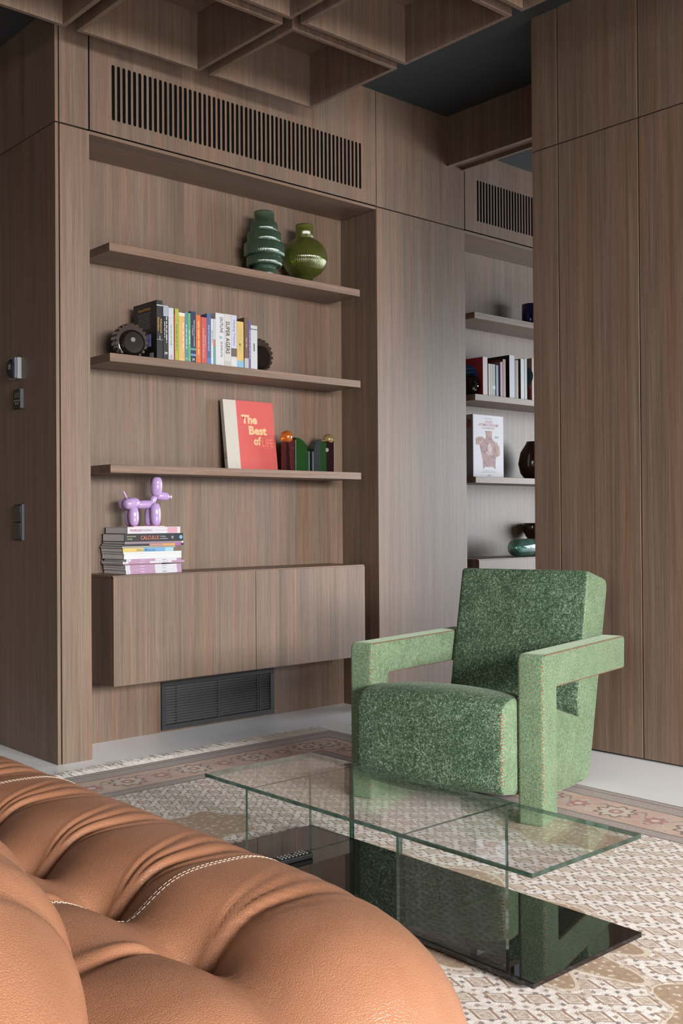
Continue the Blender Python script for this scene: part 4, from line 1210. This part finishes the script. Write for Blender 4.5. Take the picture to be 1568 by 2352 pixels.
FL1 = flesh_mat('painted_muscle', srgb(92, 34, 36), srgb(158, 104, 102), 55); FL2 = flesh_mat('painted_skin', srgb(120, 78, 52), srgb(164, 128, 100), 30)
FL3 = flesh_mat('painted_lung', srgb(150, 108, 106), srgb(184, 164, 160), 30)
flatshape('torso_print', [zz(*p) for p in ((412, 885), (440, 850), (480, 858), (520, 858), (545, 855), (578, 888), (580, 780), (592, 690), (600, 560), (545, 500), (530, 430), (535, 360), (445, 355), (455, 430), (450, 470), (360, 530), (385, 640), (408, 760))], FL1, an)
flatshape('shoulder_print', [zz(*p) for p in ((455, 475), (400, 440), (350, 440), (315, 460), (318, 545), (345, 555), (370, 510))], FL2, an, -0.0009)
flatshape('shoulder_print', [zz(*p) for p in ((545, 490), (600, 520), (635, 580), (642, 690), (605, 720), (590, 690), (585, 590))], FL2, an, -0.0009)
flatshape('neck_print', [zz(*p) for p in ((445, 355), (535, 360), (525, 400), (500, 425), (470, 415), (455, 400))], FL2, an, -0.0010)
flatshape('lung_print', [zz(*p) for p in ((465, 560), (500, 520), (535, 610), (520, 670), (480, 650))], FL3, an, -0.0010)
flatshape('rib_print', [zz(*p) for p in ((440, 640), (470, 648), (510, 672), (545, 660), (540, 685), (490, 690), (445, 668))], FL3, an, -0.0011)
PK = plain('print', srgb(214, 170, 172), 0.5); GP = plain('print', srgb(140, 140, 150), 0.5)
for body, w_, h_, a_, b_, mt in (('~', 0.060, 0.006, 490, 185, GP), ('ATLAS', 0.065, 0.017, 490, 232, PK), ('of HUMAN ANATOMY', 0.185, 0.017, 490, 275, PK), ('and SURGERY', 0.110, 0.012, 490, 318, PK), ('~', 0.035, 0.020, 600, 445, GP), ('~', 0.115, 0.005, 490, 915, GP), ('~', 0.145, 0.005, 490, 935, GP), ('TASCHEN', 0.034, 0.008, 492, 975, plain('print', srgb(80, 80, 88), 0.5))):
    x_, z_ = zz(a_, b_)
    text(body, mt, w_, h_, (x_, -0.0008, z_), M_FRONT, an)
hd = MB().lathe([(0.0, -0.0008), (0.024, -0.0008), (0.024, 0.0), (0.0, 0.0)], 24, (0, 0, 0), axis='x').build('head_print', FL1, an); hd.location = (-0.003, 0.030, 0.318); hd.scale = (1, 0.8, 1.2)
for body, zc_, h_ in (('ATLAS', 0.245, 0.010), ('HUMAN', 0.228, 0.010), ('ANATOMY', 0.208, 0.014), ('SURGERY', 0.180, 0.006)):
    text(body, GP, 0.045, h_, (-0.0037, 0.030, zc_), M_SIDE, an)

bv = thing('blue_vase', 'dark blue glass vase half hidden at the right end of the upper right shelf', 'vase', (5.345, 4.18, 2.205))
MB().lathe([(0.0, 0.0), (0.052, 0.0), (0.060, 0.01), (0.060, 0.150), (0.055, 0.152), (0.055, 0.012), (0.0, 0.012)], 48, caps=False).build('vessel', dark_glass('cobalt_glass', (0.012, 0.012, 0.12), 0.2, 0.08), bv, smooth=True)
br = thing('brown_vase', 'dark brown rounded vase half hidden at the right end of the lower right shelf', 'vase', (5.345, 4.17, zb))
MB().lathe([(0.0, 0.0), (0.055, 0.0), (0.085, 0.04), (0.098, 0.10), (0.085, 0.17), (0.05, 0.225), (0.045, 0.24), (0.040, 0.24), (0.045, 0.22), (0.08, 0.165), (0.09, 0.10), (0.0, 0.02)], 48, caps=False).build('vessel', dark_glass('dark_brown_glaze', (0.035, 0.016, 0.010), 0.0, 0.15), br, smooth=True)
bt = thing('glass_bottle', 'sea green glass bottle lying on its side on the right cabinet', 'bottle', (5.056, 4.112, CABZ))
m_ = MB()
pr = [(0.0, 0.008), (0.030, 0.0), (0.046, 0.010), (0.055, 0.035), (0.055, 0.20), (0.048, 0.235), (0.018, 0.275), (0.016, 0.33), (0.018, 0.335)]
m_.lathe(pr + [(0.013, 0.335), (0.012, 0.275), (0.044, 0.23), (0.051, 0.20), (0.051, 0.035), (0.0, 0.016)], 48, (0, 0, 0.0555), axis='x', caps=False)
m_.build('bottle_body', dark_glass('sea_green_glass', (0.36, 0.58, 0.53), 0.9, 0.02), bt, smooth=True)
dk = thing('dark_bowl', 'dark brown footed bowl behind the lying glass bottle, mostly hidden', 'bowl', (5.420, 4.238, CABZ + 0.0))
MB().lathe([(0.0, 0.0), (0.035, 0.0), (0.022, 0.02), (0.022, 0.09), (0.045, 0.115), (0.063, 0.15), (0.064, 0.185), (0.060, 0.205), (0.056, 0.205), (0.059, 0.18), (0.0, 0.12)], 40, caps=False).build('vessel', dark_glass('dark_brown_glaze', (0.035, 0.016, 0.010), 0.0, 0.15), dk, smooth=True)
